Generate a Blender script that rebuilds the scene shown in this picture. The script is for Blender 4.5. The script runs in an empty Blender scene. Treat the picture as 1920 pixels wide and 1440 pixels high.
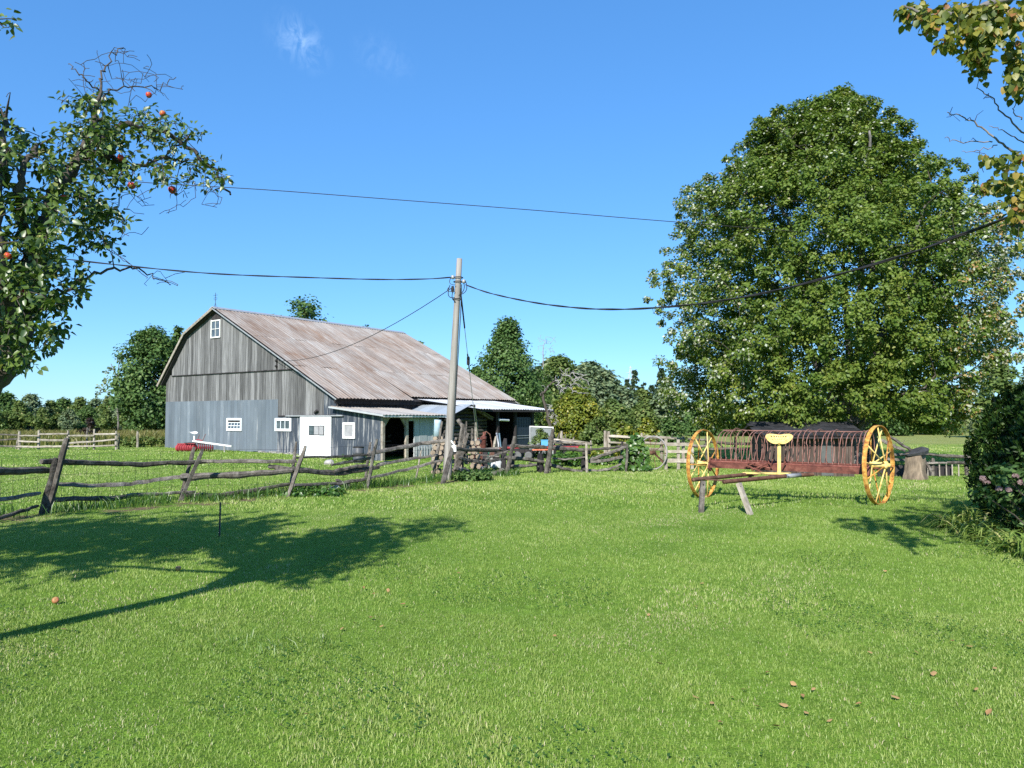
import bpy, math, random
import numpy as np
from mathutils import Vector, Matrix

# ------------------------------------------------------------------ camera, sky, sun, exposure
SC = bpy.context.scene
COL = SC.collection
F, HX, HY, EYE = 1400.0, 960.0, 720.0, 1.6
PITCH = math.atan(63.0 / F)
cam_d = bpy.data.cameras.new('camera'); cam = bpy.data.objects.new('camera', cam_d); COL.objects.link(cam)
cam_d.sensor_width = 36.0; cam_d.lens = 36.0 * F / 1920.0
cam_d.clip_start = 0.05; cam_d.clip_end = 6000
cam.location = (0, 0, EYE); cam.rotation_euler = (math.pi / 2 + PITCH, 0, 0)
SC.camera = cam

SUN_EL = math.radians(34.0)
SHX, SHY = 0.32, 0.947                       # direction shadows fall in plan
world = bpy.data.worlds.new('World'); SC.world = world; world.use_nodes = True
wn, wl = world.node_tree.nodes, world.node_tree.links
wn.clear()
wout = wn.new('ShaderNodeOutputWorld'); wbg = wn.new('ShaderNodeBackground')
sky = wn.new('ShaderNodeTexSky'); sky.sky_type = 'NISHITA'; sky.sun_disc = False
sky.sun_elevation = SUN_EL; sky.sun_rotation = math.atan2(-SHX, -SHY)
sky.air_density = 1.0; sky.dust_density = 0.0; sky.ozone_density = 3.0; sky.altitude = 100
hs = wn.new('ShaderNodeHueSaturation'); hs.inputs['Saturation'].default_value = 1.42
hs.inputs['Value'].default_value = 1.0; hs.inputs['Hue'].default_value = 0.497
wgm = wn.new('ShaderNodeGamma'); wgm.inputs[1].default_value = 0.56
wl.new(sky.outputs[0], wgm.inputs[0]); wl.new(wgm.outputs[0], hs.inputs['Color'])
# two small wisps of cloud high in the sky
tcw = wn.new('ShaderNodeTexCoord')
def wmath(op, a, b=None, clamp=False):
    n = wn.new('ShaderNodeMath'); n.operation = op; n.use_clamp = clamp
    for i, x in enumerate((a, b)):
        if x is None: continue
        if isinstance(x, (int, float)): n.inputs[i].default_value = x
        else: wl.new(x, n.inputs[i])
    return n.outputs[0]
def raydir(px, py):
    u, v = (px - HX) / F, (HY - py) / F
    c, s = math.cos(PITCH), math.sin(PITCH)
    return Vector((u, c - v * s, s + v * c))
cloud_mask = None
wnz = wn.new('ShaderNodeTexNoise'); wnz.inputs['Scale'].default_value = 60; wnz.inputs['Detail'].default_value = 7
wnz.inputs['Roughness'].default_value = 0.62; wnz.inputs['Distortion'].default_value = 1.2
wmp = wn.new('ShaderNodeMapping'); wmp.inputs['Scale'].default_value = (1.0, 1.0, 0.55); wmp.inputs['Rotation'].default_value = (0.2, 0.7, 0.3)
wl.new(tcw.outputs['Generated'], wmp.inputs['Vector']); wl.new(wmp.outputs[0], wnz.inputs['Vector'])
for (px, py, wid, amp) in ((564, 76, 0.034, 0.17), (540, 62, 0.034, 0.08), (588, 106, 0.026, 0.12), (700, 100, 0.034, 0.06), (745, 118, 0.03, 0.05)):
    d = raydir(px, py).normalized()
    vd = wn.new('ShaderNodeVectorMath'); vd.operation = 'DISTANCE'; vd.inputs[1].default_value = d
    nrmn = wn.new('ShaderNodeVectorMath'); nrmn.operation = 'NORMALIZE'
    wl.new(tcw.outputs['Generated'], nrmn.inputs[0]); wl.new(nrmn.outputs[0], vd.inputs[0])
    m = wmath('SUBTRACT', 1.0, wmath('DIVIDE', vd.outputs['Value'], wid), True)
    m = wmath('MULTIPLY', wmath('POWER', m, 1.3), amp)
    cloud_mask = m if cloud_mask is None else wmath('ADD', cloud_mask, m, True)
cn = wmath('MULTIPLY', wmath('SUBTRACT', wnz.outputs['Fac'], 0.40, True), 3.6, True)
cf = wmath('MULTIPLY', cloud_mask, cn, True)
wmix = wn.new('ShaderNodeMix'); wmix.data_type = 'RGBA'
wtint = wn.new('ShaderNodeMix'); wtint.data_type = 'RGBA'; wtint.blend_type = 'MULTIPLY'; wtint.inputs[0].default_value = 1.0
wl.new(hs.outputs[0], wtint.inputs[6]); wtint.inputs[7].default_value = (0.83, 1.35, 1.95, 1)
wl.new(cf, wmix.inputs[0]); wl.new(wtint.outputs[2], wmix.inputs[6]); wmix.inputs[7].default_value = (5.5, 7.0, 8.6, 1)
wl.new(wmix.outputs[2], wbg.inputs[0]); wbg.inputs[1].default_value = 0.135
wl.new(wbg.outputs[0], wout.inputs[0])

sun_d = bpy.data.lights.new('sun', 'SUN'); sun = bpy.data.objects.new('sun', sun_d); COL.objects.link(sun)
sun_d.energy = 5.0; sun_d.angle = math.radians(0.55); sun_d.color = (1.0, 0.955, 0.87)
ce = math.cos(SUN_EL)
sun.rotation_euler = Vector((SHX * ce, SHY * ce, -math.sin(SUN_EL))).to_track_quat('-Z', 'Y').to_euler()
sun.location = (-10, -30, 30)

vs = SC.view_settings
SC.display_settings.display_device = 'sRGB'
vs.view_transform = 'Standard'; vs.look = 'None'; vs.gamma = 1.0; vs.use_curve_mapping = False; vs.exposure = 0.70
SC.cycles.use_denoising = False
SC.cycles.max_bounces = 7; SC.cycles.diffuse_bounces = 3; SC.cycles.transmission_bounces = 4; SC.cycles.transparent_max_bounces = 6
SC.cycles.sample_clamp_indirect = 6

# ------------------------------------------------------------------ helpers: terrain and pixel rays
def H(x, y):
    x = np.asarray(x, dtype=float); y = np.asarray(y, dtype=float)
    h = 0.018 * np.sin(x * 0.55 + 0.7) * np.sin(y * 0.41 + 1.1) + 0.010 * np.sin(x * 1.31 + y * 0.83)
    h = h - 0.15 * np.exp(-((x + 5.5) / 6.0) ** 2 - ((y - 31) / 6.0) ** 2)
    h = h + 0.115 * np.exp(-((x - 6.8) / 2.4) ** 2 - ((y - 12.9) / 2.2) ** 2)
    h = h - 0.006 * np.clip(y - 46, 0, 160)
    return h
def Hf(x, y): return float(H(x, y))
def at(px, py, Y):
    d = raydir(px, py); t = Y / d.y
    return Vector((d.x * t, Y, EYE + d.z * t))
def gnd(px, py):
    d = raydir(px, py); t = -EYE / d.z
    for _ in range(8): t = (Hf(d.x * t, d.y * t) - EYE) / d.z
    return Vector((d.x * t, d.y * t, EYE + d.z * t))

# ------------------------------------------------------------------ helpers: objects
def tag(o, label=None, cat=None, group=None, kind=None):
    if label: o['label'] = label
    if cat: o['category'] = cat
    if group: o['group'] = group
    if kind: o['kind'] = kind
    return o
def thing(name, label, cat, loc, rz=0.0, group=None):
    o = bpy.data.objects.new(name, None); COL.objects.link(o)
    o.location = loc; o.rotation_euler = (0, 0, rz); o.empty_display_size = 0.2
    return tag(o, label, cat, group)
def link(name, me, mat, parent=None, kind=None):
    o = bpy.data.objects.new(name, me); COL.objects.link(o)
    if mat is not None and len(me.materials) == 0: me.materials.append(mat)
    if parent is not None: o.parent = parent
    if kind: o['kind'] = kind
    return o
def kids(o): return [c for c in bpy.data.objects if c.parent is o]
def copy_tree(o, parent=None, _ch=None):
    c = o.copy(); COL.objects.link(c)
    if parent is not None: c.parent = parent
    for ch in o.children: copy_tree(ch, c)
    return c

class MB:
    def __init__(s): s.v = []; s.f = []
    def add(s, vs_, fs):
        b = len(s.v); s.v.extend([tuple(p) for p in vs_]); s.f.extend([tuple(i + b for i in q) for q in fs]); return s
    def box(s, x0, x1, y0, y1, z0, z1):
        return s.add([(x0,y0,z0),(x1,y0,z0),(x1,y1,z0),(x0,y1,z0),(x0,y0,z1),(x1,y0,z1),(x1,y1,z1),(x0,y1,z1)],
                     [(3,2,1,0),(4,5,6,7),(0,1,5,4),(1,2,6,5),(2,3,7,6),(3,0,4,7)])
    def prism(s, poly, axis, a, b):
        """poly: list of 2D points; axis 'x','y','z' extruded from a to b"""
        n = len(poly)
        def p3(p, t): return (t, p[0], p[1]) if axis == 'x' else (p[0], t, p[1]) if axis == 'y' else (p[0], p[1], t)
        v = [p3(p, a) for p in poly] + [p3(p, b) for p in poly]
        f = [tuple(range(n))[::-1], tuple(range(n, 2 * n))] + [(i, (i + 1) % n, n + (i + 1) % n, n + i) for i in range(n)]
        return s.add(v, f)
    def beam(s, p0, p1, w, h, roll=0.0):
        p0, p1 = Vector(p0), Vector(p1); d = (p1 - p0).normalized()
        up = Vector((0, 0, 1)) if abs(d.z) < 0.95 else Vector((0, 1, 0))
        a = d.cross(up).normalized(); b = a.cross(d).normalized()
        if roll: 
            q = Matrix.Rotation(roll, 3, d); a = q @ a; b = q @ b
        a = a * (w / 2); b = b * (h / 2)
        v = [p0-a-b, p0+a-b, p0+a+b, p0-a+b, p1-a-b, p1+a-b, p1+a+b, p1-a+b]
        return s.add(v, [(0,1,2,3),(7,6,5,4),(1,0,4,5),(2,1,5,6),(3,2,6,7),(0,3,7,4)])
    def tube(s, path, rad, n=6, cap=True, mult=None, closed=False):
        path = [Vector(p) for p in path]; m = len(path)
        if isinstance(rad, (int, float)): rad = [rad] * m
        vs_ = []; ref = None
        for i, p in enumerate(path):
            if closed: t = path[(i + 1) % m] - path[i - 1]
            else: t = path[min(i + 1, m - 1)] - path[max(i - 1, 0)]
            if t.length < 1e-9: t = Vector((0, 0, 1))
            t.normalize()
            if ref is None: ref = Vector((0, 0, 1)) if abs(t.z) < 0.9 else Vector((1, 0, 0))
            a = (ref - t * ref.dot(t))
            if a.length < 1e-6: a = t.orthogonal()
            a.normalize(); b = t.cross(a); ref = a
            for k in range(n):
                an = 2 * math.pi * k / n; r = rad[i] * (mult[k] if mult else 1.0)
                vs_.append(p + a * (math.cos(an) * r) + b * (math.sin(an) * r))
        fs = []
        for i in range(m if closed else m - 1):
            j = (i + 1) % m
            for k in range(n):
                fs.append((i*n+k, i*n+(k+1)%n, j*n+(k+1)%n, j*n+k))
        if cap and not closed:
            fs.append(tuple(range(n))[::-1]); fs.append(tuple(range((m-1)*n, m*n)))
        return s.add(vs_, fs)
    def lathe(s, prof, n=16, c=(0,0,0), axis='z'):
        """prof list of (r, h)"""
        vs_ = []
        for (r, h) in prof:
            for k in range(n):
                an = 2*math.pi*k/n; x, y = r*math.cos(an), r*math.sin(an)
                q = (x, y, h) if axis == 'z' else (h, x, y) if axis == 'x' else (x, h, y)
                vs_.append((q[0]+c[0], q[1]+c[1], q[2]+c[2]))
        fs = []
        for i in range(len(prof) - 1):
            for k in range(n): fs.append((i*n+k, i*n+(k+1)%n, (i+1)*n+(k+1)%n, (i+1)*n+k))
        fs.append(tuple(range(n))[::-1]); fs.append(tuple(range((len(prof)-1)*n, len(prof)*n)))
        return s.add(vs_, fs)
    def mesh(s, name, smooth=False, off=None):
        me = bpy.data.meshes.new(name)
        v = s.v if off is None else [(p[0]-off[0], p[1]-off[1], p[2]-off[2]) for p in s.v]
        me.from_pydata(v, [], s.f); me.validate(); me.update()
        if smooth: me.polygons.foreach_set('use_smooth', [True] * len(me.polygons))
        return me
    def build(s, name, mat, parent=None, smooth=False, world=False, kind=None):
        off = None
        if world and parent is not None:
            off = Vector(parent.location)
            pp = parent.parent
            while pp is not None: off = off + Vector(pp.location); pp = pp.parent
        return link(name, s.mesh(name, smooth, off), mat, parent, kind)

def fast_mesh(name, V, FS, attr=None, smooth=False):
    """V (n,3); FS list of int arrays (m,k)"""
    me = bpy.data.meshes.new(name)
    me.vertices.add(len(V)); me.vertices.foreach_set('co', np.ascontiguousarray(V, dtype=np.float32).ravel())
    loops = np.concatenate([f.ravel() for f in FS]).astype(np.int32)
    tot = np.concatenate([np.full(len(f), f.shape[1]) for f in FS])
    st = np.concatenate([[0], np.cumsum(tot)[:-1]]).astype(np.int32)
    me.loops.add(len(loops)); me.loops.foreach_set('vertex_index', loops)
    me.polygons.add(len(tot)); me.polygons.foreach_set('loop_start', st)
    me.update(calc_edges=True)
    if attr is not None:
        a = me.attributes.new('v', 'FLOAT', 'POINT'); a.data.foreach_set('value', np.ascontiguousarray(attr, dtype=np.float32))
    if smooth: me.polygons.foreach_set('use_smooth', np.ones(len(tot), dtype=bool))
    return me
def unit(a): return a / np.maximum(np.linalg.norm(a, axis=-1, keepdims=True), 1e-9)

def leaf_mesh(name, P, N, L, size, v, mat, width=0.36, fine=False, fold=0.12, curl=0.15):
    """P base points, N normals, L long axes, size lengths, v colour attribute"""
    N = unit(N); L = unit(L - N * np.sum(L * N, axis=1, keepdims=True)); W = np.cross(N, L)
    s = size[:, None]; n = len(P)
    if not fine:
        V = np.stack([P, P + L*s*.5 + W*s*width + N*s*fold, P + L*s, P + L*s*.5 - W*s*width + N*s*fold], axis=1).reshape(-1, 3)
        b = np.arange(n)[:, None] * 4
        return fast_mesh(name, V, [b + np.array([[0, 1, 2]]), b + np.array([[0, 2, 3]])], np.repeat(v, 4))
    V = np.stack([P, P + L*s*.3 + W*s*width*.95 + N*s*fold*.9, P + L*s*.68 + W*s*width*.72 + N*s*(fold*.6 - curl*.45),
                  P + L*s - N*s*curl, P + L*s*.68 - W*s*width*.72 + N*s*(fold*.6 - curl*.45), P + L*s*.3 - W*s*width*.95 + N*s*fold*.9,
                  P + L*s*.3, P + L*s*.68 - N*s*curl*.5], axis=1).reshape(-1, 3)
    b = np.arange(n)[:, None] * 8
    return fast_mesh(name, V, [b + np.array([[0, 1, 6]]), b + np.array([[0, 6, 5]]), b + np.array([[2, 3, 7]]), b + np.array([[7, 3, 4]]),
                               b + np.array([[1, 2, 7, 6]]), b + np.array([[6, 7, 4, 5]])], np.repeat(v, 8))

# ------------------------------------------------------------------ helpers: materials
def newmat(name):
    m = bpy.data.materials.new(name); m.use_nodes = True; n = m.node_tree.nodes; n.clear()
    out = n.new('ShaderNodeOutputMaterial'); return m, n, m.node_tree.links, out
def c4(c): return (c[0], c[1], c[2], 1.0)
def ramp(n, stops, interp='LINEAR'):
    r = n.new('ShaderNodeValToRGB'); r.color_ramp.interpolation = interp
    e = r.color_ramp.elements
    while len(e) < len(stops): e.new(0.5)
    for i, (p, c) in enumerate(stops): e[i].position = p; e[i].color = c4(c)
    return r
def coordn(n, l, scale, rnd=True, which='Object'):
    tc = n.new('ShaderNodeTexCoord'); src = tc.outputs[which]
    if rnd:
        oi = n.new('ShaderNodeObjectInfo'); mu = n.new('ShaderNodeMath'); mu.operation = 'MULTIPLY'; mu.inputs[1].default_value = 61.7
        l.new(oi.outputs['Random'], mu.inputs[0])
        ad = n.new('ShaderNodeVectorMath'); ad.operation = 'ADD'; l.new(src, ad.inputs[0]); l.new(mu.outputs[0], ad.inputs[1]); src = ad.outputs[0]
    mp = n.new('ShaderNodeMapping'); mp.inputs['Scale'].default_value = scale; l.new(src, mp.inputs['Vector'])
    return mp.outputs[0]
def noise(n, l, vec, scale=1.0, detail=5, rough=0.6, dist=0.0):
    t = n.new('ShaderNodeTexNoise'); t.inputs['Scale'].default_value = scale; t.inputs['Detail'].default_value = detail
    t.inputs['Roughness'].default_value = rough; t.inputs['Distortion'].default_value = dist
    if vec is not None: l.new(vec, t.inputs['Vector'])
    return t.outputs['Fac']
def mixc(n, l, fac, a, b, mode='MIX'):
    m = n.new('ShaderNodeMix'); m.data_type = 'RGBA'; m.blend_type = mode
    for inp, x in ((0, fac), (6, a), (7, b)):
        if isinstance(x, (int, float)): m.inputs[inp].default_value = x
        elif isinstance(x, tuple): m.inputs[inp].default_value = c4(x)
        else: l.new(x, m.inputs[inp])
    return m.outputs[2]
def objvar(n, l, col, lo=0.75, hi=1.2):
    oi = n.new('ShaderNodeObjectInfo'); mr = n.new('ShaderNodeMapRange'); mr.inputs[3].default_value = lo; mr.inputs[4].default_value = hi
    l.new(oi.outputs['Random'], mr.inputs[0])
    cb = n.new('ShaderNodeCombineColor')
    for i in range(3): l.new(mr.outputs[0], cb.inputs[i])
    return mixc(n, l, 1.0, col, cb.outputs[0], 'MULTIPLY')
def finish(m, n, l, out, col, rough=0.85, bump=None, bstr=0.3, bdist=0.02, metal=0.0, spec=0.25):
    b = n.new('ShaderNodeBsdfPrincipled'); b.inputs['Roughness'].default_value = rough; b.inputs['Metallic'].default_value = metal
    b.inputs['Specular IOR Level'].default_value = spec
    if isinstance(col, tuple): b.inputs['Base Color'].default_value = c4(col)
    else: l.new(col, b.inputs['Base Color'])
    if bump is not None:
        bm_ = n.new('ShaderNodeBump'); bm_.inputs['Strength'].default_value = bstr; bm_.inputs['Distance'].default_value = bdist
        l.new(bump, bm_.inputs['Height']); l.new(bm_.outputs[0], b.inputs['Normal'])
    l.new(b.outputs[0], out.inputs[0]); return m
def mat_noise(name, stops, scale=(6, 6, 6), detail=6, rough=0.85, bstr=0.4, bdist=0.02, var=(0.85, 1.15), metal=0.0, spec=0.25, nrough=0.62, dist=0.3, which='Object'):
    m, n, l, out = newmat(name); vec = coordn(n, l, scale, True, which)
    f = noise(n, l, vec, 1.0, detail, nrough, dist); r = ramp(n, stops); l.new(f, r.inputs[0])
    col = objvar(n, l, r.outputs[0], *var)
    return finish(m, n, l, out, col, rough, f, bstr, bdist, metal, spec)
def mat_peel(name, paint1, paint2, under, thr, scale=(9, 9, 0.9), width=0.06, rough=0.8, var=(0.9, 1.08)):
    m, n, l, out = newmat(name); vec = coordn(n, l, scale)
    f = noise(n, l, vec, 1.0, 8, 0.7, 0.4); f2 = noise(n, l, coordn(n, l, (1.1, 1.1, 0.45)), 1.0, 4, 0.6)
    p = ramp(n, [(0.3, paint1), (0.7, paint2)]); l.new(f2, p.inputs[0])
    a = n.new('ShaderNodeMath'); a.operation = 'MULTIPLY_ADD'; l.new(f2, a.inputs[0]); a.inputs[1].default_value = 0.35; l.new(f, a.inputs[2])
    k = ramp(n, [(max(0, thr - width), (0, 0, 0)), (min(1, thr + width), (1, 1, 1))]); 
    sb = n.new('ShaderNodeMath'); sb.operation = 'SUBTRACT'; l.new(a.outputs[0], sb.inputs[0]); sb.inputs[1].default_value = 0.175
    l.new(sb.outputs[0], k.inputs[0])
    col = objvar(n, l, mixc(n, l, k.outputs[0], p.outputs[0], under), *var)
    return finish(m, n, l, out, col, rough, f, 0.35, 0.015)
def mat_leaf(name, stops, transl=0.35, gloss=0.05, grough=0.4):
    m, n, l, out = newmat(name)
    at_ = n.new('ShaderNodeAttribute'); at_.attribute_name = 'v'
    r = ramp(n, stops); l.new(at_.outputs['Fac'], r.inputs[0])
    d = n.new('ShaderNodeBsdfDiffuse'); l.new(r.outputs[0], d.inputs[0])
    t = n.new('ShaderNodeBsdfTranslucent')
    tc = mixc(n, l, 1.0, r.outputs[0], (1.15, 1.25, 0.6), 'MULTIPLY'); l.new(tc, t.inputs[0])
    g = n.new('ShaderNodeBsdfGlossy'); g.inputs['Roughness'].default_value = grough; g.inputs[0].default_value = (0.8, 0.8, 0.8, 1)
    m1 = n.new('ShaderNodeMixShader'); m1.inputs[0].default_value = transl; l.new(d.outputs[0], m1.inputs[1]); l.new(t.outputs[0], m1.inputs[2])
    m2 = n.new('ShaderNodeMixShader'); m2.inputs[0].default_value = gloss; l.new(m1.outputs[0], m2.inputs[1]); l.new(g.outputs[0], m2.inputs[2])
    l.new(m2.outputs[0], out.inputs[0]); return m
def mat_plain(name, col, rough=0.6, metal=0.0, spec=0.3):
    return mat_noise(name, [(0.3, tuple(0.82 * c for c in col)), (0.7, tuple(min(1.0, 1.12 * c) for c in col))], (7, 7, 7), 5, rough, 0.1, 0.01, (0.95, 1.05), metal, spec)

W_BOARD = mat_noise('weathered_board', [(0.30, (.026, .026, .027)), (0.42, (.100, .099, .099)), (0.56, (.205, .204, .205)), (0.76, (.36, .358, .358))], (26, 26, 0.7), 9, 0.9, 0.6, 0.02, (0.55, 1.25), nrough=0.72)
W_DARK = mat_noise('dark_board', [(0.3, (.018, .016, .018)), (0.7, (.05, .045, .045))], (14, 14, 0.7), 6, 0.9, 0.5, 0.02, (0.7, 1.3))
W_RAIL = mat_noise('split_rail_wood', [(0.30, (.028, .025, .022)), (0.5, (.125, .110, .094)), (0.72, (.29, .265, .23))], (7, 7, 7), 8, 0.9, 0.9, 0.03, (0.6, 1.3), nrough=0.7)
W_PALE = mat_noise('pale_rail_wood', [(0.28, (.16, .135, .105)), (0.5, (.32, .28, .23)), (0.72, (.46, .42, .36))], (6, 6, 6), 7, 0.9, 0.5, 0.02, (0.8, 1.15))
W_POLE = mat_noise('pole_wood', [(0.25, (.14, .125, .11)), (0.5, (.27, .25, .225)), (0.75, (.40, .38, .35))], (26, 26, 0.8), 7, 0.88, 0.6, 0.01, (1, 1), nrough=0.7)
P_BLUE = mat_peel('blue_grey_paint', (.108, .132, .158), (.160, .188, .218), (.36, .37, .38), 0.68, (9, 9, 0.7), var=(.82, 1.1))
P_NAVY = mat_peel('peeling_navy_paint', (.036, .047, .064), (.062, .076, .098), (.30, .30, .30), 0.585, (13, 13, 0.8), 0.05)
P_WHITE = mat_peel('white_paint', (.72, .76, .78), (.80, .83, .84), (.5, .5, .48), 0.80, (8, 8, 1.2))
P_WHITEOLD = mat_peel('old_white_paint', (.66, .66, .64), (.76, .76, .74), (.28, .24, .21), 0.64, (12, 12, 6))
P_RIB = mat_noise('pale_ribbed_metal', [(0.3, (.33, .35, .36)), (0.7, (.43, .45, .46))], (5, 5, 1), 4, 0.6, 0.1, 0.01, (0.93, 1.05))
BARK = mat_noise('bark', [(0.3, (.035, .028, .022)), (0.6, (.10, .085, .07)), (0.8, (.17, .15, .13))], (14, 14, 4), 8, 0.95, 1.0, 0.03, (0.9, 1.1))
BARK_GREY = mat_noise('grey_bark', [(0.3, (.09, .08, .075)), (0.6, (.20, .185, .175)), (0.8, (.30, .285, .27))], (10, 10, 3), 7, 0.95, 0.8, 0.02, (0.9, 1.1))
DEADWOOD = mat_noise('dead_wood', [(0.3, (.20, .185, .175)), (0.7, (.38, .36, .345))], (8, 8, 3), 5, 0.95, 0.3, 0.02, (0.9, 1.1))
BLACKIRON = mat_noise('dark_iron', [(0.3, (.012, .012, .013)), (0.7, (.04, .037, .036))], (9, 9, 9), 5, 0.6, 0.3, 0.01, (0.9, 1.1))
RUBBER = mat_plain('black_rubber', (.02, .02, .021), 0.6)
GALV = mat_noise('galvanised', [(0.3, (.28, .29, .30)), (0.7, (.42, .43, .44))], (6, 6, 6), 5, 0.5, 0.1, 0.01, (0.9, 1.1), 0.3)
STONE = mat_noise('field_stone', [(0.3, (.22, .21, .20)), (0.7, (.46, .44, .41))], (5, 5, 5), 7, 0.95, 0.6, 0.03, (0.9, 1.1))
RUSTRED = mat_noise('rusty_red_iron', [(0.3, (.075, .028, .022)), (0.52, (.175, .06, .045)), (0.75, (.27, .12, .085))], (9, 9, 9), 7, 0.8, 0.4, 0.01, (0.85, 1.15))
RUSTPIPE = mat_noise('rusty_pipe', [(0.3, (.06, .03, .02)), (0.55, (.145, .072, .048)), (0.78, (.23, .15, .115))], (8, 8, 8), 7, 0.75, 0.4, 0.01, (0.9, 1.1))
TINE = mat_noise('tine_steel', [(0.3, (.17, .070, .052)), (0.7, (.36, .20, .165))], (9, 9, 9), 5, 0.6, 0.2, 0.01, (0.85, 1.15), 0.2)
YELLOW = mat_noise('rusting_yellow_paint', [(0.32, (.16, .06, .022)), (0.43, (.36, .15, .035)), (0.54, (.50, .27, .055)), (0.68, (.58, .38, .12)), (0.8, (.56, .44, .24))], (13, 13, 13), 8, 0.7, 0.3, 0.01, (0.9, 1.08))
YELLOW2 = mat_noise('chalky_yellow_paint', [(0.30, (.42, .22, .06)), (0.40, (.66, .47, .14)), (0.7, (.76, .60, .25))], (11, 11, 11), 8, 0.75, 0.3, 0.01, (0.95, 1.05))
RED = mat_noise('red_paint', [(0.3, (.16, .018, .025)), (0.7, (.40, .05, .06))], (7, 7, 7), 5, 0.6, 0.2, 0.01, (0.85, 1.15))
WHITEP = mat_plain('plain_white', (.76, .76, .74), 0.6)
BLUEP = mat_plain('blue_plastic', (.10, .36, .60), 0.45)
def mat_glass():
    m, n, l, out = newmat('window_glass')
    f = noise(n, l, coordn(n, l, (3, 3, 3)), 1.0, 4); r = ramp(n, [(0.35, (.035, .05, .065)), (0.7, (.12, .15, .17))]); l.new(f, r.inputs[0])
    return finish(m, n, l, out, r.outputs[0], 0.12, f, 0.05, 0.01, 0.0, 0.6)
GLASS = mat_glass()
def mat_roof(name, pale1, pale2, rust1, rust2, amount):
    """corrugated sheet: pale zinc with rust running down the slope (local x)"""
    m, n, l, out = newmat(name)
    f = noise(n, l, coordn(n, l, (0.55, 9.0, 0.55)), 1.0, 8, 0.72, 0.2)
    g = noise(n, l, coordn(n, l, (0.5, 0.55, 0.5), False), 1.0, 5, 0.65, 0.6)
    s = n.new('ShaderNodeMath'); s.operation = 'MULTIPLY_ADD'; l.new(g, s.inputs[0]); s.inputs[1].default_value = 0.9; l.new(f, s.inputs[2])
    k = ramp(n, [(0.0, (0, 0, 0)), (1.0, (1, 1, 1))]); k.color_ramp.elements[0].position = amount - 0.12; k.color_ramp.elements[1].position = amount + 0.2
    mu = n.new('ShaderNodeMath'); mu.operation = 'MULTIPLY'; mu.inputs[1].default_value = 0.6; l.new(s.outputs[0], mu.inputs[0]); l.new(mu.outputs[0], k.inputs[0])
    fine = noise(n, l, coordn(n, l, (0.9, 22, 0.9)), 1.0, 6, 0.75)
    a = ramp(n, [(0.3, pale1), (0.7, pale2)]); l.new(fine, a.inputs[0])
    b = ramp(n, [(0.3, rust1), (0.7, rust2)]); l.new(fine, b.inputs[0])
    col = objvar(n, l, mixc(n, l, k.outputs[0], a.outputs[0], b.outputs[0]), 0.85, 1.12)
    return finish(m, n, l, out, col, 0.62, fine, 0.15, 0.01, 0.0, 0.3)
ROOF = mat_roof('rusty_corrugated_zinc', (.27, .252, .226), (.52, .495, .45), (.140, .076, .044), (.30, .195, .125), 0.535)
ROOF_TAN = mat_roof('tan_corrugated_metal', (.34, .315, .275), (.50, .475, .43), (.32, .25, .19), (.42, .35, .28), 0.60)
ROOF_WHITE = mat_roof('white_corrugated_metal', (.48, .485, .49), (.62, .63, .635), (.40, .36, .32), (.5, .47, .44), 0.72)
ROOF_GREY = mat_roof('blue_grey_metal', (.25, .29, .33), (.33, .37, .41), (.2, .22, .25), (.3, .33, .36), 0.66)

# leaf materials: attribute v picks the leaf's colour
L_GRASS = mat_leaf('grass_blade', [(0.0, (0.091, 0.171, 0.030)), (0.35, (0.194, 0.291, 0.053)), (0.7, (0.298, 0.378, 0.095)), (0.93, (0.424, 0.461, 0.161)), (1.0, (0.533, 0.461, 0.296))], 0.24, 0.04, 0.5)
L_MEADOW = mat_leaf('meadow_blade', [(0.0, (.085, .115, .025)), (0.5, (.17, .17, .05)), (1.0, (.30, .235, .10))], 0.35, 0.02)
L_MAPLE = mat_leaf('maple_leaf', [(0.0, (0.047, 0.093, 0.015)), (0.30, (0.100, 0.162, 0.025)), (0.55, (0.171, 0.221, 0.036)), (0.70, (0.253, 0.243, 0.049)), (0.80, (0.376, 0.231, 0.097)), (0.90, (0.352, 0.394, 0.290)), (1.0, (0.587, 0.589, 0.483))], 0.28, 0.02, 0.5)
L_APPLE = mat_leaf('apple_leaf', [(0.0, (0.026, 0.058, 0.010)), (0.5, (0.081, 0.137, 0.022)), (0.85, (0.162, 0.222, 0.046)), (1.0, (0.324, 0.317, 0.102))], 0.26, 0.06, 0.42)
L_BIRCH = mat_leaf('birch_leaf', [(0.0, (.04, .075, .012)), (0.45, (.11, .145, .022)), (0.75, (.25, .24, .035)), (0.92, (.38, .30, .06)), (1.0, (.30, .14, .05))], 0.38, 0.03, 0.45)
L_DARKTREE = mat_leaf('dark_tree_leaf', [(0.0, (0.039, 0.085, 0.026)), (0.5, (0.093, 0.164, 0.048)), (1.0, (0.175, 0.243, 0.078))], 0.25, 0.012)
L_MIDTREE = mat_leaf('mid_tree_leaf', [(0.0, (0.055, 0.097, 0.028)), (0.5, (0.121, 0.175, 0.049)), (0.85, (0.206, 0.242, 0.076)), (1.0, (0.301, 0.278, 0.097))], 0.27, 0.012)
L_HAZYTREE = mat_leaf('far_tree_leaf_hazed', [(0.0, (0.084, 0.133, 0.077)), (0.5, (0.152, 0.208, 0.111)), (0.9, (0.267, 0.300, 0.150)), (1.0, (0.350, 0.334, 0.163))], 0.22, 0.01)  # distance haze painted into the leaf colour: lighter and bluer
L_YELLOW = mat_leaf('yellowing_leaf', [(0.0, (.06, .10, .015)), (0.5, (.17, .21, .028)), (0.85, (.34, .30, .04)), (1.0, (.46, .32, .04))], 0.3, 0.03)
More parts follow.
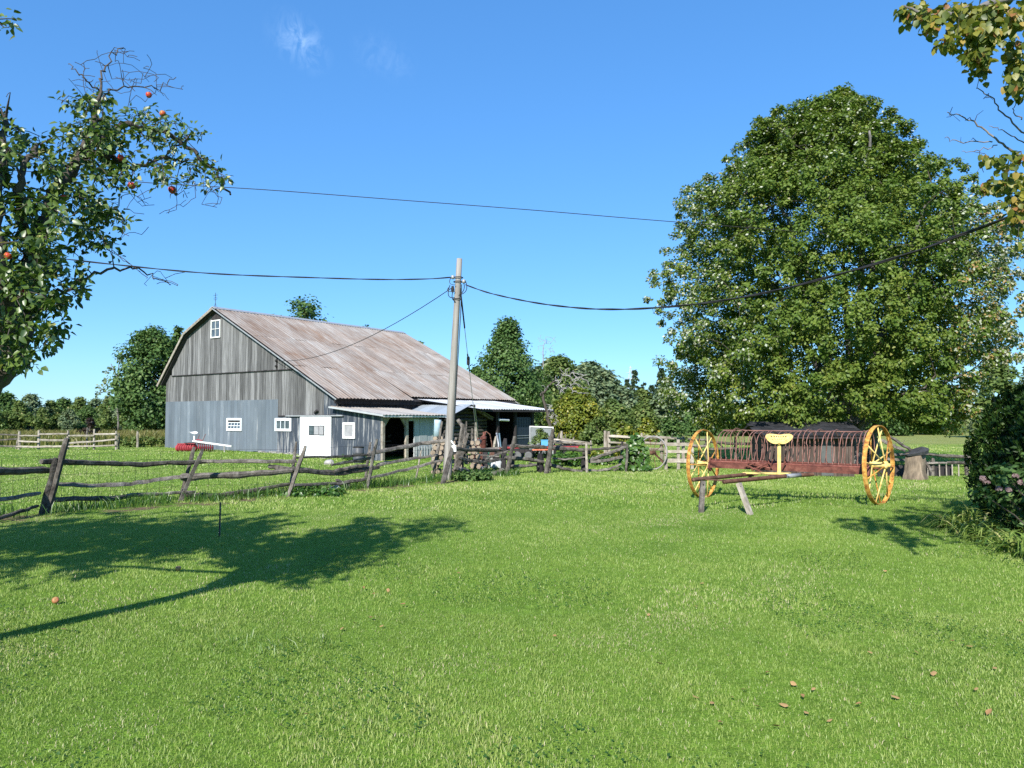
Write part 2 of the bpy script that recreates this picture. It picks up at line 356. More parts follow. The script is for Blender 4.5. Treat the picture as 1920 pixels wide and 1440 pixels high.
L_CONIFER = mat_leaf('conifer_needle', [(0.0, (0.036, 0.068, 0.036)), (0.6, (0.077, 0.121, 0.061)), (1.0, (0.124, 0.166, 0.076))], 0.08, 0.01)
L_CEDAR = mat_leaf('cedar_spray', [(0.0, (.010, .028, .006)), (0.6, (.028, .060, .010)), (1.0, (.085, .125, .02))], 0.10, 0.015)
L_WEED = mat_leaf('weed_leaf', [(0.0, (.03, .08, .012)), (0.6, (.07, .16, .022)), (1.0, (.17, .26, .05))], 0.35, 0.05)
L_LILY = mat_leaf('lily_blade', [(0.0, (.07, .14, .025)), (0.5, (.18, .26, .05)), (0.85, (.36, .40, .12)), (1.0, (.46, .40, .20))], 0.3, 0.03, 0.45)
L_PETAL = mat_leaf('faded_petal', [(0.0, (0.158, 0.091, 0.094)), (1.0, (0.346, 0.258, 0.250))], 0.3, 0.02)
L_DRY = mat_leaf('dry_leaf', [(0.0, (.24, .12, .05)), (1.0, (.44, .27, .12))], 0.2, 0.04)

# ================================================================== GROUND
def ground_sheet():
    ys = np.concatenate([np.linspace(-60, -6, 10), np.linspace(-5, 50, 111), 50 * 1.07 ** np.arange(1, 60)])
    ts = np.linspace(-1, 1, 121); xs = np.sign(ts) * (18 * np.abs(ts) + 1700 * np.abs(ts) ** 7)
    X, Y = np.meshgrid(xs, ys); Z = H(X, Y)
    V = np.stack([X, Y, Z], -1).reshape(-1, 3); nx, ny = len(xs), len(ys)
    i = np.arange(nx - 1); j = np.arange(ny - 1); J, I = np.meshgrid(j, i, indexing='ij')
    a = (J * nx + I).ravel(); Fc = np.stack([a, a + 1, a + nx + 1, a + nx], -1)
    m, n, l, out = newmat('grass_ground')
    tc = n.new('ShaderNodeTexCoord'); sep = n.new('ShaderNodeSeparateXYZ'); l.new(tc.outputs['Object'], sep.inputs[0])
    def mp(s):
        q = n.new('ShaderNodeMapping'); q.inputs['Scale'].default_value = (s, s, s); l.new(tc.outputs['Object'], q.inputs[0]); return q.outputs[0]
    f1 = noise(n, l, mp(0.35), 1.0, 6, 0.65, 0.5); f2 = noise(n, l, mp(9.0), 1.0, 6, 0.75); f3 = noise(n, l, mp(60), 1.0, 4, 0.7)
    a1 = ramp(n, [(0.3, (.115, .205, .026)), (0.5, (.155, .265, .034)), (0.72, (.20, .305, .046))]); l.new(f1, a1.inputs[0])
    a2 = ramp(n, [(0.3, (.55, .58, .55)), (0.7, (1.3, 1.3, 1.25))]); l.new(f2, a2.inputs[0])
    a3 = ramp(n, [(0.3, (.6, .62, .6)), (0.7, (1.3, 1.28, 1.2))]); l.new(f3, a3.inputs[0])
    col = mixc(n, l, 1.0, mixc(n, l, 1.0, a1.outputs[0], a2.outputs[0], 'MULTIPLY'), a3.outputs[0], 'MULTIPLY')
    # dry meadow beyond the yard
    fm = ramp(n, [(0.3, (.21, .25, .065)), (0.7, (.30, .30, .10))]); l.new(f1, fm.inputs[0])
    def mr(src, lo, hi):
        q = n.new('ShaderNodeMapRange'); q.inputs[1].default_value = lo; q.inputs[2].default_value = hi; l.new(src, q.inputs[0]); return q.outputs[0]
    col = mixc(n, l, mr(sep.outputs['Y'], 40, 47), col, mixc(n, l, 1.0, fm.outputs[0], a2.outputs[0], 'MULTIPLY'))
    # worn earth along the front fence line
    soil = ramp(n, [(0.35, (.11, .075, .045)), (0.7, (.22, .16, .10))]); l.new(f2, soil.inputs[0])
    lx = n.new('ShaderNodeMath'); lx.operation = 'MULTIPLY_ADD'; l.new(sep.outputs['X'], lx.inputs[0]); lx.inputs[1].default_value = -1.10; lx.inputs[2].default_value = 0.0
    dy = n.new('ShaderNodeMath'); dy.operation = 'ADD'; l.new(sep.outputs['Y'], dy.inputs[0]); l.new(lx.outputs[0], dy.inputs[1])
    dd = n.new('ShaderNodeMath'); dd.operation = 'SUBTRACT'; l.new(dy.outputs[0], dd.inputs[0]); dd.inputs[1].default_value = 20.55
    ab = n.new('ShaderNodeMath'); ab.operation = 'ABSOLUTE'; l.new(dd.outputs[0], ab.inputs[0])
    band = mr(ab.outputs[0], 1.0, 0.35); f4 = noise(n, l, mp(1.6), 1.0, 5, 0.7)
    mm = n.new('ShaderNodeMath'); mm.operation = 'MULTIPLY'; l.new(band, mm.inputs[0]); l.new(mr(f4, 0.46, 0.56), mm.inputs[1])
    xl = n.new('ShaderNodeMath'); xl.operation = 'MULTIPLY'; l.new(mm.outputs[0], xl.inputs[0]); l.new(mr(sep.outputs['X'], 0.5, -0.5), xl.inputs[1])
    col = mixc(n, l, xl.outputs[0], col, soil.outputs[0])
    finish(m, n, l, out, col, 0.95, f3, 0.7, 0.03, 0.0, 0.1)
    me = fast_mesh('ground', V, [Fc], smooth=True)
    return tag(link('ground', me, m), kind='structure')
ground_sheet()

def vnoise(x, y, seed=0):
    r = np.random.RandomState(seed); s = np.zeros_like(x)
    for k in range(7):
        fx, fy, p = r.uniform(-1, 1) * 1.7, r.uniform(-1, 1) * 1.7, r.uniform(0, 6.28)
        s = s + np.sin(x * fx * (1 + k * .5) + y * fy * (1 + k * .5) + p) / (1 + .35 * k)
    return s / 3.2

def on_lawn(x, y):
    # trimmed lawn this side of the front fence, longer grass under its rails
    return np.abs(y - 1.10 * x - 21.15) / 1.49

def grass_blades(name, dmin, dmax, dens, hlo, hhi, wid, seg, seed, mat, keep=None, vbias=0.0, margin=1.6, label=None, lean=0.35):
    r = np.random.RandomState(seed)
    n = int(dens * (0.70 * 2 * (dmax ** 2 - dmin ** 2) / 2 + 2 * margin * (dmax - dmin)))
    y = np.sqrt(r.uniform(dmin ** 2, dmax ** 2, n)); x = r.uniform(-1, 1, n) * (0.70 * y + margin)
    if keep is not None:
        k = keep(x, y, r); x, y = x[k], y[k]; n = len(x)
    cl = vnoise(x * 1.3, y * 1.3, seed + 5); cl2 = vnoise(x * 6, y * 6, 77)
    h = r.uniform(hlo, hhi, n) * (1 + 0.25 * cl + 0.22 * cl2); h = np.maximum(h, hlo * 0.5)
    a = r.uniform(0, 2 * np.pi, n); w = wid * r.uniform(0.7, 1.4, n)
    la = r.uniform(0, 2 * np.pi, n); lm = np.abs(r.normal(0, lean, n)) + 0.08
    P = np.stack([x, y, H(x, y) - 0.004], -1)
    D = np.stack([np.cos(a), np.sin(a), 0 * a], -1); B = np.stack([np.cos(la) * lm, np.sin(la) * lm, 0 * a], -1)
    U = np.array([0, 0, 1.0]); hh = h[:, None]; ww = w[:, None]
    cl3 = vnoise(x * .45 + 9, y * .45, 123); v = np.clip(0.48 + 0.17 * cl + 0.24 * cl3 + 0.10 * cl2 + r.normal(0, 0.12, n) + vbias, 0, 0.99)
    th = vnoise(x * .9 + 4, y * .9 + 2, 55); v = np.where(r.rand(n) < 0.02 + .16 * np.clip((th - .30) * 2.5, 0, 1), 1.0, v)
    if seg == 1:
        V = np.stack([P - D * ww / 2, P + D * ww / 2, P + U * hh + B * hh], 1).reshape(-1, 3)
        b = np.arange(n)[:, None] * 3; me = fast_mesh(name, V, [b + np.array([[0, 1, 2]])], np.repeat(v, 3))
    else:
        M_ = P + U * hh * .6 + B * hh * .35; T = P + U * hh * .92 + B * hh * 1.15
        V = np.stack([P - D * ww / 2, P + D * ww / 2, M_ + D * ww * .4, M_ - D * ww * .4, T], 1).reshape(-1, 3)
        b = np.arange(n)[:, None] * 5
        me = fast_mesh(name, V, [b + np.array([[3, 2, 4]]), b + np.array([[0, 1, 2, 3]])], np.repeat(v, 5))
    o = link(name, me, mat); return tag(o, label, 'grass', kind='stuff')

def not_soil(x, y, r):
    d = np.abs(y - 1.10 * x - 20.55) / 1.49; return ~((d < 0.45) & (x < -0.6) & (r.rand(len(x)) < 0.93) & (vnoise(x * 1.5, y * 1.5, 3) > -.05))
grass_blades('lawn_grass', 2.8, 6.2, 8000, .012, .033, .0033, 2, 1, L_GRASS, None, label='short mown green lawn grass in the foreground')
grass_blades('lawn_grass', 6.2, 13.0, 3200, .014, .036, .0066, 1, 2, L_GRASS, not_soil, label='short mown green lawn grass in front of the rail fence and hay rake')
grass_blades('lawn_grass', 13.0, 24.0, 620, .022, .055, .016, 1, 3, L_GRASS, not_soil, label='short grass around the rail fence and beyond the hay rake')
grass_blades('yard_grass', 24.0, 44.0, 130, .02, .06, .030, 1, 4, L_GRASS,
             lambda x, y, r: ~((x > -18.5) & (x < 4) & (y > 30) & ((y - 40) > (x + 18.54) * -0.714) & ((y - 40) < 99)), 0.05, label='grass of the barnyard between fence and barn')
grass_blades('long_grass', 12.0, 24.0, 420, .10, .30, .011, 2, 6, L_WEED, lambda x, y, r: (on_lawn(x, y) < 0.32 + 0.1 * r.rand(len(x))) & (x < 0.2) & (vnoise(x * 2, y * 2, 9) > -0.35), label='longer uncut grass along the foot of the rail fence', lean=0.5)
grass_blades('meadow_grass', 42.0, 72.0, 26, .35, .75, .07, 2, 7, L_MEADOW, lambda x, y, r: (x < -15 - (y - 42) * 0.1), label='tall dry meadow grass behind the far rail fence', lean=0.3)
grass_blades('coarse_grass', 4.6, 6.2, 620, .04, .11, .005, 2, 11, L_WEED, lambda x, y, r: (((x + 1.66) / 0.62) ** 2 + ((y - 5.25) / 0.28) ** 2) < r.rand(len(x)) ** 0.5, 0.32, label='coarse tuft of longer grass blades in the foreground lawn', lean=0.75)
def clover():
    r = np.random.RandomState(12); n = 26000
    y = np.sqrt(r.uniform(3 ** 2, 9 ** 2, n)); x = r.uniform(-1, 1, n) * (0.7 * y + 1)
    k = vnoise(x * 1.1 + 3, y * 1.1, 41) > 0.28; x, y = x[k], y[k]; n = len(x)
    P = np.stack([x, y, H(x, y) + r.uniform(.015, .04, n)], -1); a = r.uniform(0, 6.28, n)
    L = np.stack([np.cos(a), np.sin(a), r.normal(0, .2, n)], -1); N = np.stack([r.normal(0, .3, n), r.normal(0, .3, n), np.ones(n)], -1)
    me = leaf_mesh('clover', P, N, L, r.uniform(.012, .024, n), r.uniform(0, .7, n), None, .45)
    tag(link('clover', me, L_WEED), 'broad leaved clover patches in the foreground lawn', 'clover', kind='stuff')
clover()

# ================================================================== BARN
BO = Vector((at(311, 839, 40).x, 40.0, 0.0)); BRZ = -math.radians(35.5)
BM = Matrix.Translation(BO) @ Matrix.Rotation(BRZ, 4, 'Z'); BMI = BM.inverted()
def bpl(px, py, axis, val):
    """pixel -> barn-local point on the plane local[axis] = val (0 = w across the gable, 1 = s along the ridge)"""
    d = raydir(px, py); o = BMI @ Vector((0, 0, EYE)); dl = BMI.to_3x3() @ d
    t = (val - o[axis]) / dl[axis]; return o + dl * t
barn = thing('barn', 'weathered grey wooden barn with a rusty metal roof and blue painted lower boards', 'barn', BO, BRZ)
rb = random.Random(5)
ROOFL = [(-0.30, 3.35), (2.08, 5.97), (4.60, 7.07), (13.80, 2.42)]
def zr(w): return float(np.interp(w, [p[0] for p in ROOFL], [p[1] for p in ROOFL]))
BLEN = 12.9; WR = 13.5; WL = 16.25
def zg(w, s=0): 
    p = BM @ Vector((w, s, 0)); return Hf(p.x, p.y)

# walls (solid, behind the boards)
gm = MB(); gm.prism([(0.02, -0.3), (WR, -0.3), (WR, zr(WR) - .12), (4.6, 6.92), (2.08, 5.82), (0.02, zr(0) - .1)], 'y', 0.0, 0.12)
gw = gm.build('gable_wall', W_DARK, barn)
MB().prism([(0.02, -0.3), (WR, -0.3), (WR, zr(WR) - .12), (4.6, 6.92), (2.08, 5.82), (0.02, zr(0) - .1)], 'y', BLEN - .15, BLEN).build('rear_wall', W_BOARD, barn)
sw = MB().box(WR - .1, WR - .002, .13, BLEN - .16, -.3, zr(WR) - .10).build('side_wall', W_DARK, barn)
MB().box(0.03, .13, .13, BLEN - .16, -.3, zr(0) - .12).build('side_wall', W_DARK, barn)

def board(parent, name, mat, w0, w1, z0, top, s0, s1):
    """vertical board whose top follows top(w) if callable"""
    t0, t1 = (top(w0), top(w1)) if callable(top) else (top, top)
    m = MB(); pts = [(w0, z0), (w1, z0), (w1, t1)]
    if callable(top):
        for k in (4.6, 2.08):
            if w0 < k < w1: pts.append((k, top(k)))
    pts.append((w0, t0)); m.prism(pts, 'y', s0, s1)
    return m.build(name, mat, parent)
def run(x0, x1, lo, hi, gap):
    x = x0
    while x < x1 - 0.04:
        w = rb.uniform(lo, hi); e = min(x + w, x1)
        if x1 - e < 0.08: e = x1
        yield x, e - gap * rb.uniform(0.5, 1.5); x = e
top_edge = lambda w: zr(w) - 0.10
ZS = 3.80
for a, b in run(0.62, 11.05, .17, .30, .014):      # upper tier, under the roof line
    j = rb.uniform(0, .016); lo = ZS + rb.uniform(-.03, .03)
    if min(top_edge(a), top_edge(b)) > lo + .05: board(gw, 'board', W_BOARD, a, b, lo, top_edge, -.085 - j, -.045)
for a, b in run(0.02, 13.45, .17, .30, .014):      # middle tier
    j = rb.uniform(0, .014); c = (a + b) / 2
    lo = 2.42 if c < 9.5 else 1.66
    top = (lambda w: min(ZS + .05, zr(w) - .10))
    if min(top(a), top(b)) > lo + .05: board(gw, 'board', W_BOARD if c < 12.45 or rb.random() < .25 else P_NAVY, a, b, lo, top, -.05 - j, -.002)
for a, b in run(0.02, 9.5, .24, .34, .008):       # blue-grey painted lower boards
    board(gw, 'board', P_BLUE, a, b, zg(a) - .02 + rb.uniform(0, .05), 2.44, -.064 - rb.uniform(0, .004), -.002)
ldoor = (11.22, 13.22)
for x0, x1 in ((9.505, ldoor[0] + .05), (ldoor[1] - .05, 13.45)):
    for a, b in run(x0, x1, .18, .30, .012):       # peeling navy boards beside the door
        board(gw, 'board', P_NAVY, a, b, zg(a) + rb.uniform(-.03, .04), 1.66, -.052 - rb.uniform(0, .010), -.002)
MB().beam((9.55, -.075, 1.675), (13.4, -.075, 1.71), .05, .045).build('wall_batten', W_DARK, barn)
MB().beam((0.6, -.105, ZS), (11.0, -.105, ZS - .01), .03, .04).build('wall_batten', W_DARK, barn)
for a, b in run(0.15, BLEN - .1, .2, .32, .015):     # boards of the long side wall under the eaves
    m = MB(); m.box(WR, WR + .03 + rb.uniform(0, .012), a, b, -.25, zr(WR) - .14); m.build('board', W_DARK, sw)

# roof: corrugated sheets laid in three courses on each slope
def sheet(parent, name, mat, p_top, p_bot, y0, y1, pitch=.2, amp=.018, rows=3, sag=0.0, rnd=rb):
    """corrugated sheet between local points p_top=(w,z), p_bot=(w,z), spanning y0..y1"""
    nx = max(4, int(round((y1 - y0) / pitch)) * 4); V = []; Fc = []
    dw, dz = p_bot[0] - p_top[0], p_bot[1] - p_top[1]; ln = math.hypot(dw, dz); nw, nz = -dz / ln, dw / ln
    if nz < 0: nw, nz = -nw, -nz
    ph = rnd.uniform(0, .02); wob = [rnd.uniform(-.012, .012) for _ in range(rows + 1)]
    for i in range(rows + 1):
        t = i / rows
        for k in range(nx + 1):
            y = y0 + (y1 - y0) * k / nx
            o = amp * math.cos(2 * math.pi * y / pitch) + wob[i] * math.sin(math.pi * k / nx) - sag * math.sin(math.pi * t)
            V.append((p_top[0] + dw * t + nw * o, y, p_top[1] + dz * t + nz * o))
    for i in range(rows):
        for k in range(nx):
            a = i * (nx + 1) + k; Fc.append((a, a + 1, a + nx + 2, a + nx + 1))
    m = MB(); m.add(V, Fc); o = m.build(name, mat, parent, smooth=True); return o
roof = MB().prism([(-.2, 3.36), (2.08, 5.93), (4.6, 7.02), (13.7, 2.42), (13.7, 2.36), (4.6, 6.93), (2.12, 5.86), (-.15, 3.30)], 'y', -.28, BLEN + .2).build('roof', W_DARK, barn)
crs = [(4.62, 7.105), (7.75, 5.53), (10.8, 3.99), (13.85, 2.43)]
y = -.36; ncol = 0
while y < BLEN + .2:
    e = min(y + .8, BLEN + .3); 
    for c in range(3):
        t, b = crs[c], crs[c + 1]; lift = .007 * (2 - c) + (.004 if ncol % 2 else 0)
        if c == 2 and y > 4.4: b = (13.55, 2.60)
        bb = (b[0] + .10, b[1] - .052) if c < 2 else (b[0] + rb.uniform(-.03, .05), b[1])
        sheet(roof, 'roof_sheet', ROOF, (t[0], t[1] + lift), (bb[0], bb[1] + lift), y, e + .03, rows=2)
    y = e; ncol += 1
for (t, b) in (((4.58, 7.10), (2.06, 6.02)), ((2.10, 6.0), (-.36, 3.33))):
    y = -.36
    while y < BLEN + .2:
        e = min(y + 1.6, BLEN + .3); sheet(roof, 'roof_sheet', ROOF, t, b, y, e + .03, rows=1); y = e
rc = MB(); rc.prism([(4.35, 7.04), (4.62, 7.15), (4.89, 7.02), (4.87, 6.99), (4.62, 7.11), (4.37, 7.01)], 'y', -.38, BLEN + .32); rc.build('ridge_cap', GALV, barn)
for (p0, p1, w_) in ((( -.34, 3.28), (2.07, 5.93), .13), ((2.07, 5.93), (4.61, 7.04), .13), ((4.61, 7.04), (13.82, 2.37), .055)):
    for yy in (-.375, BLEN + .31):
        MB().beam((p0[0], yy, p0[1]), (p1[0], yy, p1[1]), .03, w_).build('barge_board', (W_PALE if w_ > .1 else GALV) if yy < 0 else W_BOARD, barn)
MB().beam((13.62, -.3, 2.30), (13.62, 5.2, 2.30), .05, .20).build('eaves_board', W_DARK, barn)
# lightning rod at the gable peak
lr = MB().tube([(4.62, -.2, 7.1), (4.62, -.2, 7.85)], .012, 5).build('lightning_rod', BLACKIRON, barn)
MB().tube([(4.62 + .13 * math.cos(a), -.2 + .0 * a, 7.55 + .07 * math.sin(a)) for a in np.linspace(0, 6.28, 12)], .008, 4).build('finial', BLACKIRON, lr)
MB().tube([(4.44, -.2, 7.72), (4.8, -.2, 7.72)], .008, 4).build('cross_arm', BLACKIRON, lr)
for q in (-1, 1): MB().tube([(4.62, -.2, 7.33), (4.62 + q * .15, -.2, 7.1)], .008, 4).build('brace', BLACKIRON, lr)

def win(w0, w1, z0, z1, nx, nz, fmat, fw=.07, tilt=False, gmat=None, parent=barn, s=-.075, label=None):
    f = MB(); f.box(w0, w0 + fw, s - .04, s, z0, z1); f.box(w1 - fw, w1, s - .04, s, z0, z1)
    f.box(w0 + fw, w1 - fw, s - .039, s, z1 - fw, z1); f.box(w0 + fw, w1 - fw, s - .045, s, z0, z0 + fw)
    wn_ = f.build('window', fmat, parent)
    if label: wn_['label'] = label
    a, b, c, d = w0 + fw, w1 - fw, z0 + fw, z1 - fw
    if tilt: MB().box(a, b, s - .004, s - .001, c, d).build('opening', W_DARK, wn_)
    for i in range(nx):
        for k in range(nz):
            x0 = a + (b - a) * i / nx; x1 = a + (b - a) * (i + 1) / nx; y0 = c + (d - c) * k / nz; y1 = c + (d - c) * (k + 1) / nz
            g = MB()
            if tilt:
                y0 = c + (y0 - c) * .72; y1 = c + (y1 - c) * .72; sh = .12
                g.add([(x0 + .02 + sh*(y0-c), s - .03, y0 + .02), (x1 - .02 + sh*(y0-c), s - .03, y0 + .02), (x1 - .02 + sh*(y1-c), s - .012, y1 - .02), (x0 + .02 + sh*(y1-c), s - .012, y1 - .02)], [(0, 1, 2, 3)])
            else: g.box(x0 + .012, x1 - .012, s - .012, s - .006, y0 + .012, y1 - .012)
            g.build('pane', gmat or GLASS, wn_)
    bars = MB(); k_ = .72 if tilt else 1.0; sh = .12 if tilt else 0
    for i in range(1 if not tilt else 0, nx + (0 if not tilt else 1)):
        x = a + (b - a) * i / nx; bars.beam((x, s - .03, c), (x + sh * (d - c) * k_, s - .03 + (.016 if tilt else 0), c + (d - c) * k_), .026, .02)
    for k in range(1 if not tilt else 0, nz + (0 if not tilt else 1)):
        zz = c + (d - c) * k_ * k / nz; bars.beam((a, s - .031, zz), (b, s - .031, zz), .02, .026)
    bars.build('glazing_bars', fmat, wn_); return wn_
def gq(px, py): p = bpl(px, py, 0 + 1, 0.0); return p.x, p.z
(a0, b1), (a1, b0) = gq(400, 601.5), gq(417, 633)
win(a0, a1, b0, b1, 2, 2, P_WHITEOLD, .06, s=-.105, label='small four pane gable window near the peak')
(a0, b1), (a1, b0) = gq(401.5, 588), gq(416.5, 600)
MB().prism([(a0, b0), (a1, b0), (a1, b1 - .08), ((a0 + a1) / 2, b1 + .05), (a0, b1 - .08)], 'y', -.12, -.10).build('gable_vent', W_DARK, barn, )
(a0, b1), (a1, b0) = gq(428.5, 784), gq(456, 808)
win(a0, a1, b0, b1, 4, 2, P_WHITE, .10, True, label='white framed window with its sash tipped inward')
(a0, b1), (a1, b0) = gq(519, 784), gq(549, 808.5)
win(a0, a1, b0, b1, 3, 1, P_WHITE, .11, label='white framed three pane window beside the white door')
(a0, b1), (a1, b0) = gq(646, 792), gq(668.5, 822.5)
CUR = mat_plain('grey_curtain', (.30, .30, .31), 0.8)
win(a0, a1, b0, b1, 1, 1, P_WHITEOLD, .11, gmat=CUR, label='small single pane window in a peeling white frame')
# white sliding door
(a0, b1), (a1, b0) = gq(567, 781.5), gq(624, 857)
dz = zg((a0 + a1) / 2) - .02
dr = MB().box(a0, a1, -.125, -.085, dz, b1).build('door', P_WHITE, barn)
for i in range(6):
    q0 = a0 + (a1 - a0) * i / 6; q1 = a0 + (a1 - a0) * (i + 1) / 6; MB().box(q0 + .006, q1 - .006, -.138 - .002 * (i % 2), -.126, dz + .02, b1 - .01).build('plank', P_WHITE, dr)
(c0, d1), (c1, d0) = gq(585, 799), gq(612, 815)
wf = MB(); wf.box(c0 - .03, c1 + .03, -.152, -.143, d0 - .03, d1 + .03); wf.build('window_frame', W_DARK, dr)
for i in range(3):
    q0 = c0 + (c1 - c0) * i / 3; q1 = c0 + (c1 - c0) * (i + 1) / 3; MB().box(q0 + .012, q1 - .012, -.160, -.153, d0, d1).build('pane', CUR if i else GLASS, dr)
MB().beam((a0 - 1.0, -.13, b1 + .04), (a1 + .75, -.13, b1 + .05), .05, .05).build('door_rail', GALV, barn)
MB().box(11.5, 13.6, -.75, -.14, zg(12.4, -.4) - .05, zg(12.4, -.4) + .04).build('threshold', STONE, barn)
MB().beam((12.12, -.10, 1.80), (12.34, -.16, 1.92), .09, .08).build('wall_lamp', W_DARK, barn)
pi_ = gq(523, 681)
br = MB().beam((pi_[0], -.10, pi_[1] - .3), (pi_[0], -.10, pi_[1] + .35), .06, .05).build('insulator_bracket', BLACKIRON, barn)
for k in (-.2, .05, .3): MB().lathe([(.03, 0), (.06, .03), (.06, .08), (.03, .11)], 8, (pi_[0], -.16, pi_[1] + k)).build('insulator', BLACKIRON, br)
# paint scrapes and rubble at the foot
rub = MB()
for k in range(16):
    w = rb.uniform(8.2, 10.9); rub.box(w, w + rb.uniform(.1, .3), -.25, -.08, zg(w) - .05, zg(w) + rb.uniform(.03, .12))
rub.build('stone_footing', STONE, barn)

# ---- lean-to porch on the right of the gable
pf = MB(); pf.prism([(WR + .01, -.35), (WL, -.35), (WL, 1.66), (WR + .01, 1.98)], 'y', 0.0, .08); pw = pf.build('porch_wall', W_DARK, barn)
for a, b in run(13.46, WL, .18, .30, .012):
    board(pw, 'board', P_NAVY, a, b, zg(a) + rb.uniform(-.03, .05), lambda w: 1.99 - (w - 13.4) * .118, -.05 - rb.uniform(0, .01), -.002)
pr = MB().prism([(13.35, 2.06), (16.55, 1.69), (16.55, 1.645), (13.35, 2.01)], 'y', -.27, 3.58).build('porch_roof', W_DARK, barn)
y = -.34
while y < 3.5:
    sheet(pr, 'roof_sheet', ROOF_TAN, (13.33, 2.095), (16.62 + rb.uniform(-.02, .03), 1.715), y, min(y + .8, 3.66) + .03, rows=3, sag=.03); y += .8
MB().beam((13.33, -.36, 2.05), (16.6, -.36, 1.68), .03, .07).build('barge_board', P_RIB, barn)
MB().beam((16.58, -.33, 1.655), (16.58, 3.6, 1.645), .04, .07).build('eaves_board', P_WHITEOLD, barn)
zb = zg(16.2, 1) - .1
MB().box(16.16, 16.28, -.055, .07, zb, 1.64).build('porch_post', W_PALE, barn)
MB().box(16.16, 16.27, 1.33, 1.47, zb, 1.64).build('porch_post', W_PALE, barn)
for (y0, y1) in ((.07, .42), (1.33, .98)): MB().prism([(y0, 1.64), (y1, 1.64), (y0, 1.18)], 'x', 16.19, 16.25).build('corner_bracket', W_PALE, barn)
MB().box(16.20, 16.25, .07, 3.44, 1.585, 1.645).build('porch_beam', W_PALE, barn)
MB().box(16.19, 16.26, 1.47, 1.86, 1.46, 1.584).build('door_header', P_RIB, barn)
k = 1.86
while k < 3.42:
    MB().box(16.19, 16.25 + .012 * (int(k * 10) % 2), k, min(k + .155, 3.44), zb + .05, 1.583).build('wall_panel', P_RIB, barn); k += .16
for i in range(9):
    MB().box(16.30, 16.325, 1.9 + i * .17, 1.98 + i * .17, zb, zb + .62 + .04 * math.sin(i * 3)).build('picket', P_RIB, barn)
MB().box(WR + .05, 16.15, 3.38, 3.44, -.3, 1.7).build('porch_end_wall', W_DARK, barn)
for i in range(3): MB().beam((15.4, .5 + i * .3, .35 + i * .22), (15.4, 1.3, .35 + i * .25), .05, .06).build('stall_rail', W_DARK, barn)

# ================================================================== LOG SHED against the barn's long side
lsO = BM @ Vector((16.4, 5.2, 0)); lsO.z = Hf(lsO.x, lsO.y)
lshed = thing('log_shed', 'small dark log shed with a blue grey metal gable roof against the barn side', 'shed', lsO, BRZ)
# local here: x across the barn (0 = gable face), y along the ridge of the barn, z up
z_e, z_p = 1.60 - lsO.z, 2.14 - lsO.z
W_LOG = mat_noise('dark_log', [(0.3, (.03, .027, .024)), (0.6, (.09, .082, .075)), (0.8, (.17, .16, .15))], (5, 5, 5), 7, 0.9, 0.7, 0.02, (0.7, 1.3))
MB().prism([(-1.42, -.2), (1.42, -.2), (1.42, z_e), (0, z_p - .06), (-1.42, z_e)], 'x', -2.7, -.12).build('shed_core', W_DARK, lshed)
zz = .02; i = 0
while zz < z_p - .1:
    hw = 1.5 if zz < z_e else 1.5 * (z_p - zz) / (z_p - z_e) - .06
    if hw > .12:
        r_ = .082; mu = [rb.uniform(.8, 1.1) for _ in range(7)]
        MB().tube([(-.05, -hw - rb.uniform(0, .1), zz), (-.04, 0, zz + rb.uniform(-.02, .02)), (-.05, hw + rb.uniform(0, .1), zz)], r_, 7, mult=mu).build('log', W_LOG, lshed)
    zz += .172; i += 1
for sd in (-1, 1):
    rs = MB().prism([(0, z_p + .03), (sd * 1.72, z_e - .07), (sd * 1.72, z_e - .11), (0, z_p - .02)], 'x', -2.85, .22).build('roof_slope', W_DARK, lshed)
    for c in range(5):
        a_, b_ = -2.9 + c * .64, -2.9 + (c + 1) * .64
        m = MB(); V = []; nn = 9
        for j_ in range(2):
            for k in range(nn):
                x = a_ + (b_ - a_ + .02) * k / (nn - 1); o = .010 * (k % 2) + .012
                V.append((x, sd * 1.76 * j_, z_p + .06 + (z_e - .09 - z_p) * j_ + o))
        m.add(V, [(k, k + 1, nn + k + 1, nn + k) for k in range(nn - 1)]); m.build('roof_sheet', ROOF_GREY, rs)
    MB().beam((.23, 0, z_p + .0), (.23, sd * 1.74, z_e - .10), .03, .10).build('barge_board', W_DARK if sd < 0 else W_RAIL, lshed)

# ================================================================== MACHINE SHED along the barn's long side
msO = BM @ Vector((17.0, 8.2, 0)); msO.z = Hf(msO.x, msO.y)
ms = thing('machine_shed', 'dark open machine shed under a low white metal roof behind the barn', 'shed', msO, BRZ)
def mz(z): return z - msO.z
mr_ = MB().prism([(-3.5, mz(2.47)), (.35, mz(1.97)), (.35, mz(1.90)), (-3.5, mz(2.40))], 'y', -3.1, 3.0).build('shed_roof', W_DARK, ms)
y = -3.25
while y < 2.9:
    sheet(mr_, 'roof_sheet', ROOF_WHITE, (-3.62, mz(2.515)), (.42 + rb.uniform(-.04, .04), mz(1.995)), y, min(y + .8, 3.06) + .02, rows=2, rnd=rb); y += .8
MB().beam((.38, -3.1, mz(1.93)), (.38, 3.05, mz(1.93)), .04, .11).build('eaves_board', W_DARK, ms)
for yy in (-1.45, .0, 1.45): MB().box(.0, .12, yy - .06, yy + .06, -.2, mz(1.9)).build('post', W_DARK, ms)
MB().box(-3.4, 0.1, 1.52, 1.60, -.2, mz(1.93)).build('end_wall', W_DARK, ms)
for k in range(14): MB().box(-3.4 + k * .25, -3.17 + k * .25, 1.601, 1.63 + .006 * (k % 2), -.2, mz(2.3) - (k * .25) * .13).build('board', W_DARK, ms)
NAVYM = mat_plain('dark_blue_sheet_metal', (.022, .032, .05), 0.45)
